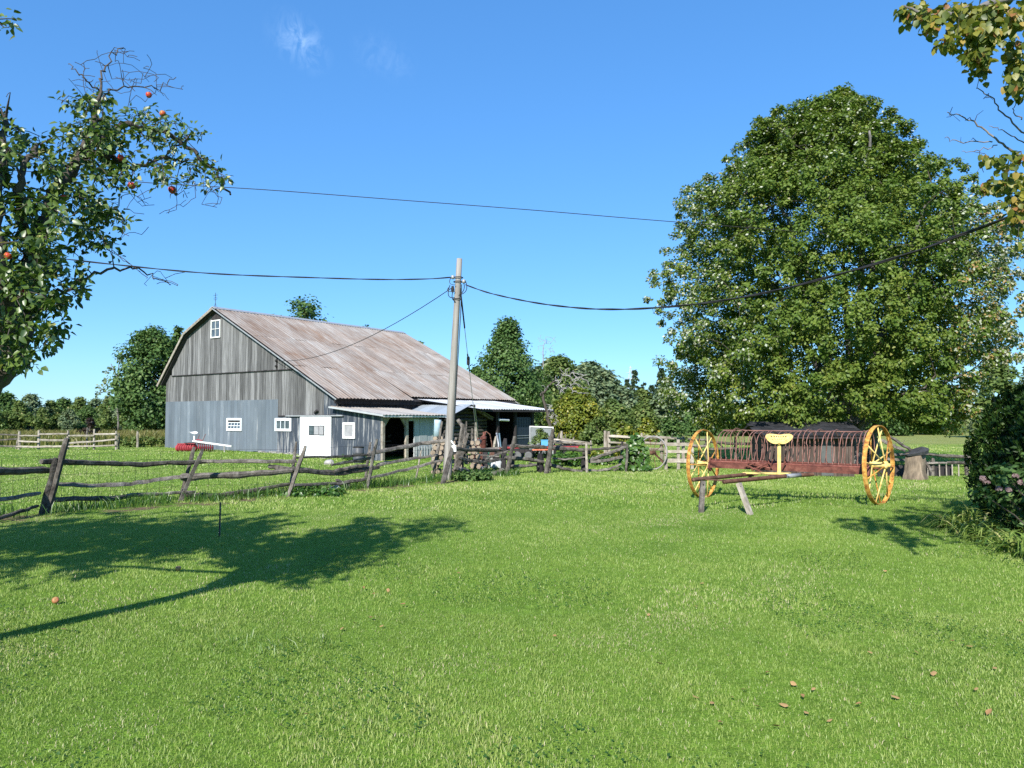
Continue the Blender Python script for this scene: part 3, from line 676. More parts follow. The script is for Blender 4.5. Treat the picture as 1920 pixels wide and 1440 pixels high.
sd = MB().box(.02, .06, .06, 1.39, .02, mz(1.62)).build('sliding_door', NAVYM, ms)
for k in range(6): MB().box(.061, .075, .08 + k * .22, .27 + k * .22, .05, mz(1.58)).build('panel', NAVYM, sd)
for z_ in (.62, .74): MB().beam((.09, .1, z_), (.09, 1.35, z_), .02, .025).build('cross_rail', GALV, sd)
MB().tube([(.2, -1.5, mz(1.50)), (.2, -.75, mz(1.47))], .055, 8).build('white_pipe', WHITEP, ms)
MB().box(-3.4, -3.3, -1.45, 1.5, -.2, mz(2.3)).build('back_wall', W_DARK, ms)

# ================================================================== SPLIT RAIL FENCES
rf = random.Random(21)
def knobby(path, r0, r1, mat, name, parent, n=6, per=5, jit=.15, smooth=False, bend=.02):
    """an irregular split rail or post along world points"""
    pts = [Vector(p) for p in path]; out = []; 
    for i in range(len(pts) - 1):
        for k in range(per): out.append(pts[i].lerp(pts[i + 1], k / per))
    out.append(pts[-1]); m = len(out); rad = []
    for i in range(m):
        t = i / (m - 1); rad.append((r0 + (r1 - r0) * t) * rf.uniform(1 - jit, 1 + jit))
        if 0 < i < m - 1: out[i] = out[i] + Vector((rf.uniform(-bend, bend), rf.uniform(-bend, bend), rf.uniform(-bend, bend))) * .6
    rad[0] *= .8; rad[-1] *= .75
    mu = [rf.uniform(.62, 1.15) for _ in range(n)]
    return MB().tube(out, rad, n, mult=mu).build(name, mat, parent, smooth, world=True)
FX = [-120, 83, 340, 543, 690, 820, 850, 948, 1024, 1099, 1174, 1300]
FB = [1000, 964, 937, 929, 914, 898, 900, 890, 886, 885, 884, 882]
FYV = [gnd(x, y).y for x, y in zip(FX, FB)]
def fy(px): return float(np.interp(px, FX, FYV))
def fp(px, py, off=0.0): return at(px, py, fy(px) + off)
def fpost(parent, base, top, r, mat=W_RAIL, off=0.0, lean=0.0, n=7, r1=None):
    r *= .80; b = gnd(*base); b.y += off; b.z = Hf(b.x, b.y); t = at(top[0], top[1], b.y + lean)
    d = (t - b); return knobby([b - d * .12, t], r, r1 or r * .85, mat, 'post', parent, n, 7, .13, bend=.012)
def frail(parent, pts, r0, r1=None, mat=W_RAIL, off=0.0, name='rail'):
    return knobby([fp(p[0], p[1], off) for p in pts], r0 * .86, (r1 or r0) * .86, mat, name, parent)
def wire_mesh(parent, x0, x1, zlo=.08, zhi=.95, off=.12, rows=6):
    m = MB(); P0 = [fp(px, 900, off) for px in np.linspace(x0, x1, 16)]
    for p in P0: p.z = Hf(p.x, p.y)
    for k in range(rows):
        z = zlo + (zhi - zlo) * k / (rows - 1); m.tube([p + Vector((0, 0, z + .02 * math.sin(i * 1.7 + k))) for i, p in enumerate(P0)], .003, 3, False)
    ln = sum((P0[i + 1] - P0[i]).length for i in range(15)); nv = int(ln / .28)
    for k in range(nv):
        t = (k + .5) / nv * 15; i = min(int(t), 14); p = P0[i].lerp(P0[i + 1], t - i)
        m.tube([p + Vector((0, 0, zlo)), p + Vector((.01, 0, zhi))], .0028, 3, False)
    m.build('wire_mesh', BLACKIRON, parent, world=True)

r0 = gnd(300, 940); r0.z = Hf(r0.x, r0.y)
fA = thing('rail_fence', 'old grey split rail fence with leaning crossed posts from the left edge to the pole', 'fence', r0, 0, 'split rail fences')
fpost(fA, (73, 965), (104, 858), .066, off=.05); fpost(fA, (94, 962), (127, 822), .078, off=-.08)
fpost(fA, (333, 937), (364, 838), .05, off=.16); fpost(fA, (341, 939), (380, 842), .060, off=-.08)
fpost(fA, (539, 928), (556, 828), .05, off=.18); fpost(fA, (542, 931), (573, 836), .062, off=-.08)
fpost(fA, (682, 912), (695, 829), .055, off=.15); fpost(fA, (689, 916), (707, 823), .072, off=-.08)
fpost(fA, (780, 898), (790, 844), .035, W_PALE); fpost(fA, (812, 897), (829, 790), .065)
for pts, a, b in (
    ([(-90, 888), (0, 884), (97, 882)], .075, .06), ([(-90, 946), (0, 938), (75, 925)], .045, .045), ([(-90, 996), (0, 972), (40, 958), (72, 948)], .05, .04),
    ([(78, 865), (122, 865), (200, 868), (266, 870), (391, 865)], .085, .07), ([(108, 908), (171, 911), (244, 908), (300, 900), (367, 890)], .055, .045),
    ([(85, 937), (211, 936), (240, 932)], .055, .05), ([(205, 934), (260, 928), (366, 922)], .055, .045),
    ([(378, 864), (430, 865), (500, 866), (556, 865)], .050, .062), ([(338, 896), (363, 894), (450, 890), (548, 883)], .085, .07), ([(503, 874), (530, 879), (560, 884)], .060, .065),
    ([(345, 928), (405, 929), (460, 921), (547, 907)], .065, .05),
    ([(553, 859), (629, 856), (697, 853)], .035, .045), ([(690, 852), (730, 843), (790, 832), (856, 823)], .055, .06), ([(621, 872), (660, 864), (702, 856)], .04, .055),
    ([(545, 880), (562, 883), (627, 889), (710, 877)], .075, .085), ([(551, 909), (635, 906), (693, 897)], .050, .06), ([(690, 897), (760, 880), (830, 863)], .06, .05),
    ([(625, 885), (655, 877), (690, 872)], .075, .055), ([(706, 872), (735, 866), (790, 858), (822, 853)], .05, .035)):
    frail(fA, pts, a, b, off=rf.uniform(-.04, .06))
frail(fA, [(630, 900), (648, 908), (656, 908)], .04, .06)
wire_mesh(fA, -80, 815)

r1_ = gnd(1000, 887); r1_.z = Hf(r1_.x, r1_.y)
fB = thing('rail_fence', 'old grey split rail fence with sagging rails from the utility pole to the leafy vine', 'fence', r1_, 0, 'split rail fences')
fpost(fB, (854, 889), (868, 795), .085, off=-.15); fpost(fB, (857, 890), (878, 812), .07, off=-.35)
fpost(fB, (948, 891), (965, 818), .075, off=-.12); fpost(fB, (943, 886), (948, 822), .13, W_DARK, off=.15)
fpost(fB, (1013, 886), (1013, 850), .15, W_DARK, off=.05); fpost(fB, (1024, 888), (1037, 804), .085, off=-.1); fpost(fB, (1031, 886), (1030, 818), .07, off=.12)
fpost(fB, (1100, 886), (1099, 829), .055, W_PALE, off=-.1); fpost(fB, (1094, 884), (1096, 850), .10, W_DARK, off=.1)
fpost(fB, (1173, 885), (1177, 832), .055, off=-.1); fpost(fB, (1164, 884), (1167, 828), .09, W_DARK, off=.08)
for pts, a, b in (
    ([(852, 878), (870, 884), (899, 894), (920, 893), (944, 883)], .09, .12), ([(858, 859), (885, 864), (905, 867), (941, 861)], .075, .065), ([(850, 840), (880, 843), (942, 844)], .075, .055),
    ([(910, 861), (935, 852), (957, 844)], .035, .03), ([(945, 857), (988, 861), (1020, 866)], .075, .06), ([(957, 836), (990, 838), (1024, 839)], .065, .07), ([(959, 873), (980, 874), (1006, 871)], .05, .04), ([(991, 868), (1010, 875)], .03, .03),
    ([(1032, 840), (1070, 843), (1106, 846)], .085, .075), ([(1035, 827), (1070, 830), (1095, 834)], .05, .04), ([(1035, 859), (1060, 862), (1097, 857)], .04, .04), ([(1028, 870), (1060, 879), (1092, 884)], .065, .055),
    ([(1098, 843), (1141, 841), (1160, 838), (1178, 834)], .04, .05), ([(1105, 863), (1135, 852), (1175, 838)], .07, .06), ([(1104, 866), (1130, 864), (1173, 856)], .09, .07), ([(1092, 880), (1120, 882), (1140, 880), (1165, 870)], .06, .045), ([(1150, 882), (1166, 875)], .05, .04), ([(1110, 857), (1130, 866)], .06, .05), ([(1092, 850), (1108, 850)], .05, .04)):
    frail(fB, pts, a, b, off=rf.uniform(-.05, .05))
wire_mesh(fB, 858, 1090, zhi=.6, rows=4)

# far rail fence at the left of the barn (posts upright, three rails)
def far_fence(label, xs, ys, rails, D, mat, rad=.055, extra=()):
    b = at(xs[len(xs)//2], 843, D); b.z = Hf(b.x, b.y)
    f = thing('rail_fence', label, 'fence', b, 0, 'split rail fences')
    for x, top in zip(xs, ys):
        p = at(x, top, D + rf.uniform(-.05, .05)); g = Vector((p.x + rf.uniform(-.02, .02), p.y, Hf(p.x, p.y) - .15)); knobby([g, p], rad * 1.25, rad * 1.15, mat, 'post', f, 7, 4, .08, bend=.01)
    for (x0, x1, y0, y1) in rails:
        knobby([at(x0, y0, D - .12), at((x0 + x1) / 2, (y0 + y1) / 2 + rf.uniform(-.4, .4), D - .12), at(x1, y1, D - .12)], rad * rf.uniform(.75, 1), rad * .85, mat, 'rail', f, 6, 3, .12, bend=.012)
    for (bx, by, tx, ty) in extra:
        g = at(bx, by, D + .2); knobby([g, at(tx, ty, D + .25)], rad * .8, rad * .7, W_RAIL, 'post', f, 6, 4, .1)
    return f
far_fence('pale three rail fence behind the far lawn left of the barn', [36, 73.5, 128, 177, 217.6], [808.5, 807, 807, 804.5, 808],
          [(36, 74, 817, 817.5), (74, 128, 814, 813.5), (128, 177, 817, 816.5), (177, 217, 814, 813.5),
           (34, 74, 827, 829), (74, 128, 825, 826), (128, 177, 831, 828), (177, 217, 828, 824),
           (31, 74, 837.5, 838.5), (74, 128, 838, 837.5), (128, 177, 837.5, 837), (177, 217, 837, 835)], 37.5, W_PALE, .06,
          ((223, 843, 223, 812), (163, 841, 164, 801), (30, 842, 36, 815)))
far_fence('dark two rail fence at the left edge beyond the lawn', [-60, -12], [810, 809], [(-110, -12, 816, 815), (-12, 37, 815, 816), (-110, -12, 827, 826), (-12, 37, 826, 823), (-12, 37, 836, 837)], 38.5, W_RAIL, .05)
wp = at(258, 836, 40); wp.z = Hf(wp.x, wp.y)
wf_ = thing('fence_post', 'lone thin wooden post in the long grass left of the barn', 'post', wp)
knobby([wp - Vector((0, 0, .2)), at(258.5, 808, 40)], .07, .06, W_PALE, 'post_shaft', wf_, 7, 4, .1)
MB().tube([wp + Vector((.0, -.07, .9)), wp + Vector((.02, -.09, .9))], .02, 5).build('staple', BLACKIRON, wf_, world=True)
# fence behind the garden, running right behind the rake
fD = far_fence('pale post and rail fence with a tall double post behind the garden rows', [1134.5, 1141.5, 1203, 1240, 1281], [807.5, 808.5, 812, 817, 818],
          [(1141, 1205, 818, 821), (1203, 1285, 819.5, 824), (1141, 1205, 830, 832), (1195, 1250, 830, 832), (1216, 1250, 842, 843)], 27.0, W_PALE, .055)
fE = far_fence('dark rail fence in the tree shade behind the rake tines', [1325, 1379, 1437], [818, 819, 822],
          [(1290, 1325, 823, 825), (1325, 1379, 827, 832), (1379, 1445, 832, 834), (1290, 1325, 836, 837), (1325, 1379, 842, 840), (1379, 1445, 842, 843)], 23.5, W_RAIL, .055)
fF = far_fence('broken low fence of short stakes beyond the vegetable garden', [1052, 1075, 1053, 1108], [812, 821, 808, 826],
          [(1035, 1090, 824, 829), (1035, 1110, 830, 833), (1050, 1110, 822, 831)], 30.0, W_PALE, .045, ((1044, 832, 1049, 812), (1072, 832, 1077, 819), (1060, 836, 1060, 815)))
fG = far_fence('dark fence of thin rails in the shade between the stump and the round cedar', [1749, 1812], [858, 846],
          [(1660, 1698, 852, 853), (1660, 1698, 861, 863), (1722, 1760, 849, 854), (1760, 1830, 854, 857), (1735, 1775, 868, 868), (1775, 1835, 867, 869)], 20.5, W_RAIL, .05)

# ================================================================== UTILITY POLE AND CABLES
pb = gnd(838, 900); pb.z = Hf(pb.x, pb.y); ptop = at(861.5, 485, pb.y); PY = pb.y
pole = thing('utility_pole', 'weathered leaning wooden utility pole standing at the fence corner', 'utility pole', pb)
ax = (ptop - pb); 
def pol(t, side=0.0, back=0.0): 
    p = pb + ax * t; return p + Vector((side, back, 0))
MB().tube([pb - ax * .08] + [pol(t) for t in np.linspace(0, 1, 9)], [.125] + list(np.linspace(.116, .072, 9)), 12).build('pole_shaft', W_POLE, pole, True, world=True)
def insul(p, n='insulator'):
    o = MB().lathe([(.025, -.05), (.05, -.03), (.05, .03), (.03, .05)], 9, p).build(n, GALV, pole, True, world=True); return o
tq = (485 - 521) / (485 - 900)
def tpy(py): return (900 - py) / (900 - 485.0)
insul(pol(tpy(521), -.14, -.05)); insul(pol(tpy(529), .15, -.05))
MB().lathe([(.03, -.16), (.045, -.10), (.03, 0)], 8, pol(tpy(538), -.13, -.08)).build('cable_clamp', BLACKIRON, pole, world=True)
for py in (521, 529, 562): MB().tube([pol(tpy(py)) + Vector((.12 * math.cos(a), .12 * math.sin(a), 0)) for a in np.linspace(0, 6.28, 13)], .012, 4).build('band', BLACKIRON, pole, world=True)
for (a, b, dr_, s) in ((521, 536, .12, -.2), (536, 560, .22, -.22), (529, 555, .12, .22), (540, 548, .10, -.24), (531, 556, .05, .16), (548, 568, .06, -.12)):
    p0 = pol(tpy(a), s * .9, -.08); p3 = pol(tpy(b), s * .25, -.1); mid = (p0 + p3) / 2 + Vector((s * .9, -.04, -dr_))
    MB().tube([(1-t)**2 * p0 + 2*t*(1-t) * mid + t*t * p3 for t in np.linspace(0, 1, 9)], .010, 4).build('loop_wire', BLACKIRON, pole, world=True)
MB().tube([pol(tpy(535), .1, -.1), pol(tpy(590), .12, -.12), pol(tpy(700), .115, -.12), pol(tpy(800), .12, -.14)], .012, 5).build('ground_wire', BLACKIRON, pole, world=True)
gb = gnd(900, 873); gt = pol(tpy(541), .06, .02)
def gl(t): return gt.lerp(gb, t)
gw_ = MB().tube([gl(0), gl(.5), gl(1)], .009, 4).build('guy_wire', GALV, pole, world=True)
MB().tube([gl(.0), gl(.18)], .022, 5).build('guy_sleeve', BLACKIRON, pole, world=True)
MB().lathe([(.02, -.13), (.045, -.10), (.045, .10), (.02, .13)], 8, gl(.345)).build('strain_insulator', BLACKIRON, pole, world=True)
MB().tube([gl(.31), gl(.335)], .022, 5).build('guy_clamp', BLACKIRON, pole, world=True); MB().tube([gl(.37), gl(.40)], .02, 5).build('guy_clamp', BLACKIRON, pole, world=True)
# pale board fixed at the foot
pl0 = at(850, 841, PY - .55)
wpl = MB(); wpl.beam(at(846, 826, PY - .5), at(853, 836, PY - .5), .09, .03); wpl.beam(at(851, 835, PY - .5), at(851.5, 847, PY - .5), .11, .03); tag(wpl.build('sign_board', WHITEP, None), 'small blank white board nailed to a leaning plank by the pole', 'sign')
lp = thing('leaning_plank', 'sawn grey plank leaning against the fence in front of the utility pole', 'plank', gnd(830, 905))
knobby([gnd(829, 908) - Vector((0, 0, .1)), at(849, 838, PY - .45)], .075, .07, W_RAIL, 'plank_body', lp, 5, 5, .06, bend=.008)
MB().tube([at(846, 848, PY - .53), at(846.4, 848, PY - .57)], .012, 5).build('nail_head', BLACKIRON, lp, world=True)

def cable(label, pts, A, B, rad, strands=1, tw=.9):
    """pts: pixel points; the cable lies above the plan line A-B"""
    W = []
    for (px, py) in pts:
        k = (px - HX) / F
        # A.x + t*dx = kk * (A.y + t*dy), exact through the ray's x/y ratio
        d = raydir(px, py); kk = d.x / d.y; dx, dy = B[0] - A[0], B[1] - A[1]
        t = (kk * A[1] - A[0]) / (dx - kk * dy); W.append(at(px, py, A[1] + t * dy))
    P = []
    for i in range(len(W) - 1):
        p0, p1, p2, p3 = W[max(i-1, 0)], W[i], W[i+1], W[min(i+2, len(W)-1)]
        for q in np.linspace(0, 1, 14, endpoint=False):
            P.append(.5 * ((2*p1) + (p2-p0)*q + (2*p0-5*p1+4*p2-p3)*q*q + (3*p1-p0-3*p2+p3)*q**3))
    P.append(W[-1]); m = MB()
    if strands == 1: m.tube(P, rad, 5)
    else:
        ln = 0
        D_ = [0]
        for i in range(1, len(P)): D_.append(D_[-1] + (P[i] - P[i-1]).length)
        Q = []; tot = D_[-1]; ns = int(tot / .08)
        for s_ in range(strands):
            path = []
            for i in range(ns + 1):
                d_ = tot * i / ns; j = min(max(int(np.searchsorted(D_, d_)) - 1, 0), len(P) - 2); u = (d_ - D_[j]) / max(D_[j+1] - D_[j], 1e-6)
                a = d_ / tw * 2 * math.pi * .5 + s_ * 2 * math.pi / strands
                path.append(P[j].lerp(P[j+1], u) + Vector((math.cos(a) * rad * .6, math.cos(a) * rad * .2, math.sin(a) * rad * .6)))
            m.tube(path, rad * .8, 4, False)
    return tag(m.build('power_cable', BLACKIRON, None, True), label, 'cable')
cable('thin black cable crossing the sky above the barn and behind the maple crown', [(-200, 300), (60, 322), (270, 342), (500, 356), (750, 375), (1000, 394), (1240, 414), (1640, 445), (1900, 463), (2300, 490)], (-16, 17), (16, 21.5), .010)
cable('black twisted cable running left from the pole into the apple tree', [(-150, 452), (60, 478), (215, 496), (400, 513), (600, 521), (720, 524), (800, 523), (845, 520)], (-16, 14), (pol(tpy(521)).x - .14, PY - .05), .013, 2)
cable('heavy black twisted service cable sagging right from the pole past the maple', [(873, 534), (920, 550), (1000, 567), (1080, 577), (1150, 580), (1230, 577), (1330, 567), (1440, 548), (1560, 518), (1700, 477), (1800, 441), (1880, 411), (2100, 318), (2400, 190)], (pol(tpy(529)).x + .15, PY - .05), (6.0, 4.5), .013, 2)
ins_w = BM @ Vector((pi_[0], -.16, pi_[1] + .1))
cw = [pol(tpy(540), -.13, -.06), Vector(), ins_w]
cp = [cw[0].lerp(ins_w, t) - Vector((0, 0, .55 * 4 * t * (1 - t))) for t in np.linspace(0, 1, 20)]
tag(MB().tube(cp, .011, 5).build('power_cable', BLACKIRON, None, True), 'dark cable slanting from the pole down across the barn roof to the gable', 'cable')

# ================================================================== HAY RAKE
pR, pL = Vector((6.34, 12.95, 0)), Vector((3.83, 15.0, 0))
for q_ in (pR, pL): q_.z = Hf(q_.x, q_.y)
RA = pR - pL; RW = math.hypot(RA.x, RA.y); RRZ = math.atan2(RA.y, RA.x); RC = (pR + pL) / 2; RC.z = Hf(RC.x, RC.y)
rake = thing('hay_rake', 'old yellow wheeled dump hay rake with rusty curved tines parked on the lawn', 'hay rake', RC, RRZ)
RM = Matrix.Translation(RC) @ Matrix.Rotation(RRZ, 4, 'Z'); RMI = RM.inverted()
WRAD = .685; hx = RW / 2
rr = random.Random(8)
def rake_wheel(sx, dz, rot):
    w = bpy.data.objects.new('wheel', None); COL.objects.link(w); w.parent = rake; w.location = (sx, 0, WRAD + dz); w.rotation_euler = (rot, 0, -.10 if sx > 0 else .0)
    rim = MB(); n = 56; 
    prof = [(WRAD, -.036), (WRAD + .003, 0), (WRAD, .036), (WRAD - .014, .035), (WRAD - .010, 0), (WRAD - .014, -.035)]
    V = []
    for k in range(n):
        a = 2 * math.pi * k / n
        for (r_, h_) in prof: V.append((h_, r_ * math.cos(a), r_ * math.sin(a)))
    np_ = len(prof); Fc = [(k * np_ + i, k * np_ + (i + 1) % np_, ((k + 1) % n) * np_ + (i + 1) % np_, ((k + 1) % n) * np_ + i) for k in range(n) for i in range(np_)]
    rim.add(V, Fc); rim.build('rim', YELLOW, w, False)
    MB().lathe([(.03, -.15), (.065, -.14), (.075, -.09), (.052, -.05), (.052, .05), (.075, .09), (.065, .14), (.035, .15), (.03, .19)], 12, axis='x').build('hub', YELLOW2, w, True)
    N = 14
    for k in range(N):
        a = 2 * math.pi * (k + .5) / N; h = -.105 if k % 2 else .105
        MB().tube([(h, .05 * math.cos(a + .12), .05 * math.sin(a + .12)), (h * .12, (WRAD - .02) * math.cos(a), (WRAD - .02) * math.sin(a))], .0135, 6).build('spoke', YELLOW2 if k % 3 else YELLOW, w, True)
    return w
rake_wheel(-hx, Hf(pL.x, pL.y) - RC.z - .012, .2); rake_wheel(hx, Hf(pR.x, pR.y) - RC.z - .012, .55)
bz = .62; e = hx - .15
MB().beam((-e, -.05, bz), (e, -.05, bz), .012, .11).add(*[[(-e, -.05, bz + .055), (e, -.05, bz + .055), (e, .06, bz + .055), (-e, .06, bz + .055), (-e, -.05, bz + .045), (e, -.05, bz + .045), (e, .06, bz + .045), (-e, .06, bz + .045)], [(0, 1, 2, 3), (7, 6, 5, 4), (1, 0, 4, 5), (3, 2, 6, 7)]]).build('angle_beam', RUSTRED, rake)
MB().tube([(-hx, 0, WRAD), (hx, 0, WRAD)], .024, 8).build('axle', RUSTRED, rake)
MB().tube([(-e, .07, bz + .10), (e, .07, bz + .10)], .016, 6).build('tine_rod', RUSTRED, rake)
for sx in (-1, 1): MB().beam((sx * e, -.06, bz - .1), (sx * e, .05, bz + .12), .03, .14).build('end_bracket', RUSTRED, rake)
nt_ = 27
for i in range(nt_):
    x = -e + .10 + (2 * e - .2) * i / (nt_ - 1); jz = rr.uniform(-.05, .045); jx = rr.uniform(-.04, .04)
    if nt_ // 2 - 1 <= i <= nt_ // 2 + 1: jz -= .02
    pts = [(x, .05, bz + .06), (x, .02, bz + .11), (x, .055, bz + .15), (x, .09, bz + .11), (x, .07, bz + .07), (x, .03, bz + .14), (x + jx * .3, .02, bz + .28), (x + jx * .6, .05, bz + .46 + jz)]
    for a in np.linspace(168, -68, 13):
        pts.append((x + jx, .40 + .37 * math.cos(math.radians(a)), bz + .43 + jz * .7 + .26 * math.sin(math.radians(a)) * (1.0 if a > 0 else 1.9)))
    MB().tube(pts, .0085, 5).build('tine', TINE, rake, True)
    MB().box(x - .022, x + .022, .03, .10, bz + .055, bz + .075).build('tine_clamp', RUSTRED, rake)
MB().tube([(-e + .1, .40, bz + .68), (e - .1, .40, bz + .68)], .009, 5).build('tine_guide', TINE, rake)
# seat: pressed pan seat with slots, on a flat spring post
def rpt(px, py, k):
    """pixel -> rake-local point with local y = k"""
    d = raydir(px, py); o = RMI @ Vector((0, 0, EYE)); dl = RMI.to_3x3() @ d; t = (k - o.y) / dl.y; return o + dl * t
st = rpt(1461, 829, -.42); sb = rpt(1461, 886, -.42)
MB().beam(sb, (st.x, st.y, st.z - .02), .062, .014).build('seat_post', YELLOW2, rake)
m = MB(); NR, NA = 7, 40
def seat_pt(r_, a):
    c, s_ = math.cos(a), math.sin(a)
    R_ = .25 * (1 - .30 * abs(s_) ** 1.5 + .06 * math.cos(2 * a))
    if s_ < 0: R_ *= 1 - .55 * math.exp(-((a - 1.5 * math.pi) / .42) ** 2)
    x, y = R_ * r_ * c, R_ * r_ * s_; return (x, y, .085 * (abs(x) / .24) ** 2 + .10 * max(y, 0) / .18 * r_ - .02)
V = [seat_pt(i / NR, 2 * math.pi * k / NA) for i in range(1, NR + 1) for k in range(NA)] + [(0, 0, -.02)]
Fc = []
for i in range(NR - 1):
    for k in range(NA):
        hole = (i == 4 and k % 2 == 0 and (3 <= k <= 17)) or (i == 2 and k % 3 == 0 and k < 20)
        if not hole: Fc.append((i*NA+k, i*NA+(k+1)%NA, (i+1)*NA+(k+1)%NA, (i+1)*NA+k))
for k in range(NA): Fc.append((len(V)-1, (k+1) % NA, k))
m.add(V, Fc); so = m.build('seat', YELLOW2, rake, True); so.location = (st.x, st.y, st.z + .02); so.scale = (.9, .9, .95)
toc = RMI.to_3x3() @ Vector((-st.x*0 , 0, 0)); face = math.atan2((RMI @ Vector((0, 0, EYE))).x - st.x, -((RMI @ Vector((0, 0, EYE))).y - st.y))
so.rotation_euler = (math.radians(20), 0, face * .9)
mod = so.modifiers.new('thick', 'SOLIDIFY'); mod.thickness = .008
MB().lathe([(.05, -.03), (.03, 0), (.012, .01)], 10, (st.x, st.y, st.z - .01)).build('seat_bracket', YELLOW2, rake)
f0, f1 = rpt(1395, 886.5, -.46), rpt(1481, 888, -.46)
MB().beam(f0, f1, .14, .03).build('foot_board', YELLOW2, rake)
# levers and linkages left of the seat
for (a, b, r_) in (((1402, 866), (1444, 878), .014), ((1410, 882), (1440, 868), .014), ((1416, 889), (1432, 872), .013), ((1440, 864), (1449, 880), .012), ((1398, 872), (1430, 886), .012), ((1466, 880), (1473, 866), .014), ((1470, 868), (1475, 845), .009), ((1452, 845), (1445, 878), .009), ((1395, 876), (1416, 868), .012)):
    MB().tube([rpt(a[0], a[1], -.12), rpt(b[0], b[1], -.16)], r_, 6).build('lever', RUSTRED, rake)
MB().beam(rpt(1404, 893, -.42), rpt(1418, 888, -.2), .03, .05).build('lever_bracket', RUSTPIPE, rake)
# shafts and their props
def ray_at_z_k(px, py, k): return rpt(px, py, k)
s1 = [rpt(1420, 887, -.06), rpt(1398, 890, -.5), rpt(1299.5, 899.5, -2.35)]
s2 = [rpt(1524, 889.5, -.12), rpt(1470, 893, -.8), rpt(1357, 903.5, -2.35)]
for s_ in (s1, s2):
    o = MB(); o.tube(s_, .036, 10, cap=False); o.tube([s_[2] + (s_[1] - s_[2]).normalized() * .06, s_[2]], .028, 10, True); sh = o.build('shaft', RUSTPIPE, rake, True)
MB().tube([s2[1].lerp(s2[0], .05), s2[1].lerp(s2[0], .55)], .0385, 10).build('pipe_sleeve', GALV, rake, True)
MB().tube([rpt(1318, 898.5, -2.0), rpt(1378, 902.5, -2.0)], .012, 6).build('cross_tie', RUSTPIPE, rake)
def prop(label, base, top, w):
    b = gnd(*base); b.z = Hf(b.x, b.y); t = thing('wooden_prop', label, 'prop', b)
    tp = RM @ rpt(top[0], top[1], (RMI @ b).y * .5 + -2.05 * .5)
    d = (tp - b); MB().beam(b - d * .08, tp, w, w * .62, .1).build('prop_post', W_PALE if w > .085 else W_RAIL, t, world=True)
    MB().tube([b + d * .9 + Vector((0, -.03, 0)), b + d * .9 + Vector((0, -.05, 0))], .01, 5).build('nail_head', BLACKIRON, t, world=True)
prop('upright dark wooden prop holding up the left rake shaft', (1314.5, 961), (1318, 902), .082)
prop('slanting pale wooden prop holding up the right rake shaft', (1407, 965), (1385, 906), .095)

# ================================================================== DISC HARROW by the barn
dc = gnd(366, 846.5); dc.z = Hf(dc.x, dc.y)
har = thing('disc_harrow', 'small red disc harrow with white seat and tongue beside the barn wall', 'disc harrow', dc, -.15)
hr = random.Random(3)
for g, (xa, xb, ya, yb) in enumerate(((-.86, -.05, -.10, .12), (.05, .95, .12, -.02))):
    MB().tube([(xa, ya, .17), (xb, yb, .17)], .018, 6).build('gang_axle', RED, har)
    MB().beam((xa, ya, .36), (xb, yb, .36), .06, .05).build('gang_frame', RED, har)
    for k in range(8):
        t = (k + .5) / 8; p = Vector((xa + (xb - xa) * t, ya + (yb - ya) * t, .17))
        d = MB().lathe([(.17, -.004), (.172, 0), (.11, .028), (.03, .04), (.03, -.004)], 16, axis='x').build('disc', RED, har, True)
        d.location = p; d.rotation_euler = (0, 0, (-.45 if g == 0 else .4))
    for k in range(3): MB().beam((xa + (xb - xa) * (k + .3) / 3, (ya + yb) / 2, .36), (xa + (xb - xa) * (k + .5) / 3, (ya + yb) / 2 - .1, .14), .03, .02).build('scraper', RED, har)
MB().beam((-.5, -.12, .40), (.35, .0, .44), .06, .04).build('draw_bar', W_DARK, har)
MB().beam((-.12, -.02, .50), (2.0, -.25, .27), .075, .07).build('tongue', WHITEP, har)
MB().beam((1.62, -.21, -.05), (1.60, -.21, .29), .05, .04).build('tongue_leg', DEADWOOD, har)
MB().beam((-.05, 0, .42), (-.11, .05, .82), .05, .02).build('seat_spring', WHITEP, har)
so2 = link('seat', so.data, None, har); so2.data = so.data.copy(); so2.data.materials.clear(); so2.data.materials.append(WHITEP); so2.location = (-.17, .05, .86); so2.scale = (.9, .9, .7); so2.rotation_euler = (.15, 0, 1.2)
for (a, b) in (((.05, .05, .45), (.14, .1, .80)), ((.32, .05, .45), (.46, .1, .83))): MB().tube([a, b], .014, 5).build('lever', RUSTRED, har)
MB().tube([(.0 + .22 * math.cos(a) + .12, .05, .42 + .14 * math.sin(a)) for a in np.linspace(.1, 3.0, 9)], .02, 5).build('lever_quadrant', RED, har)

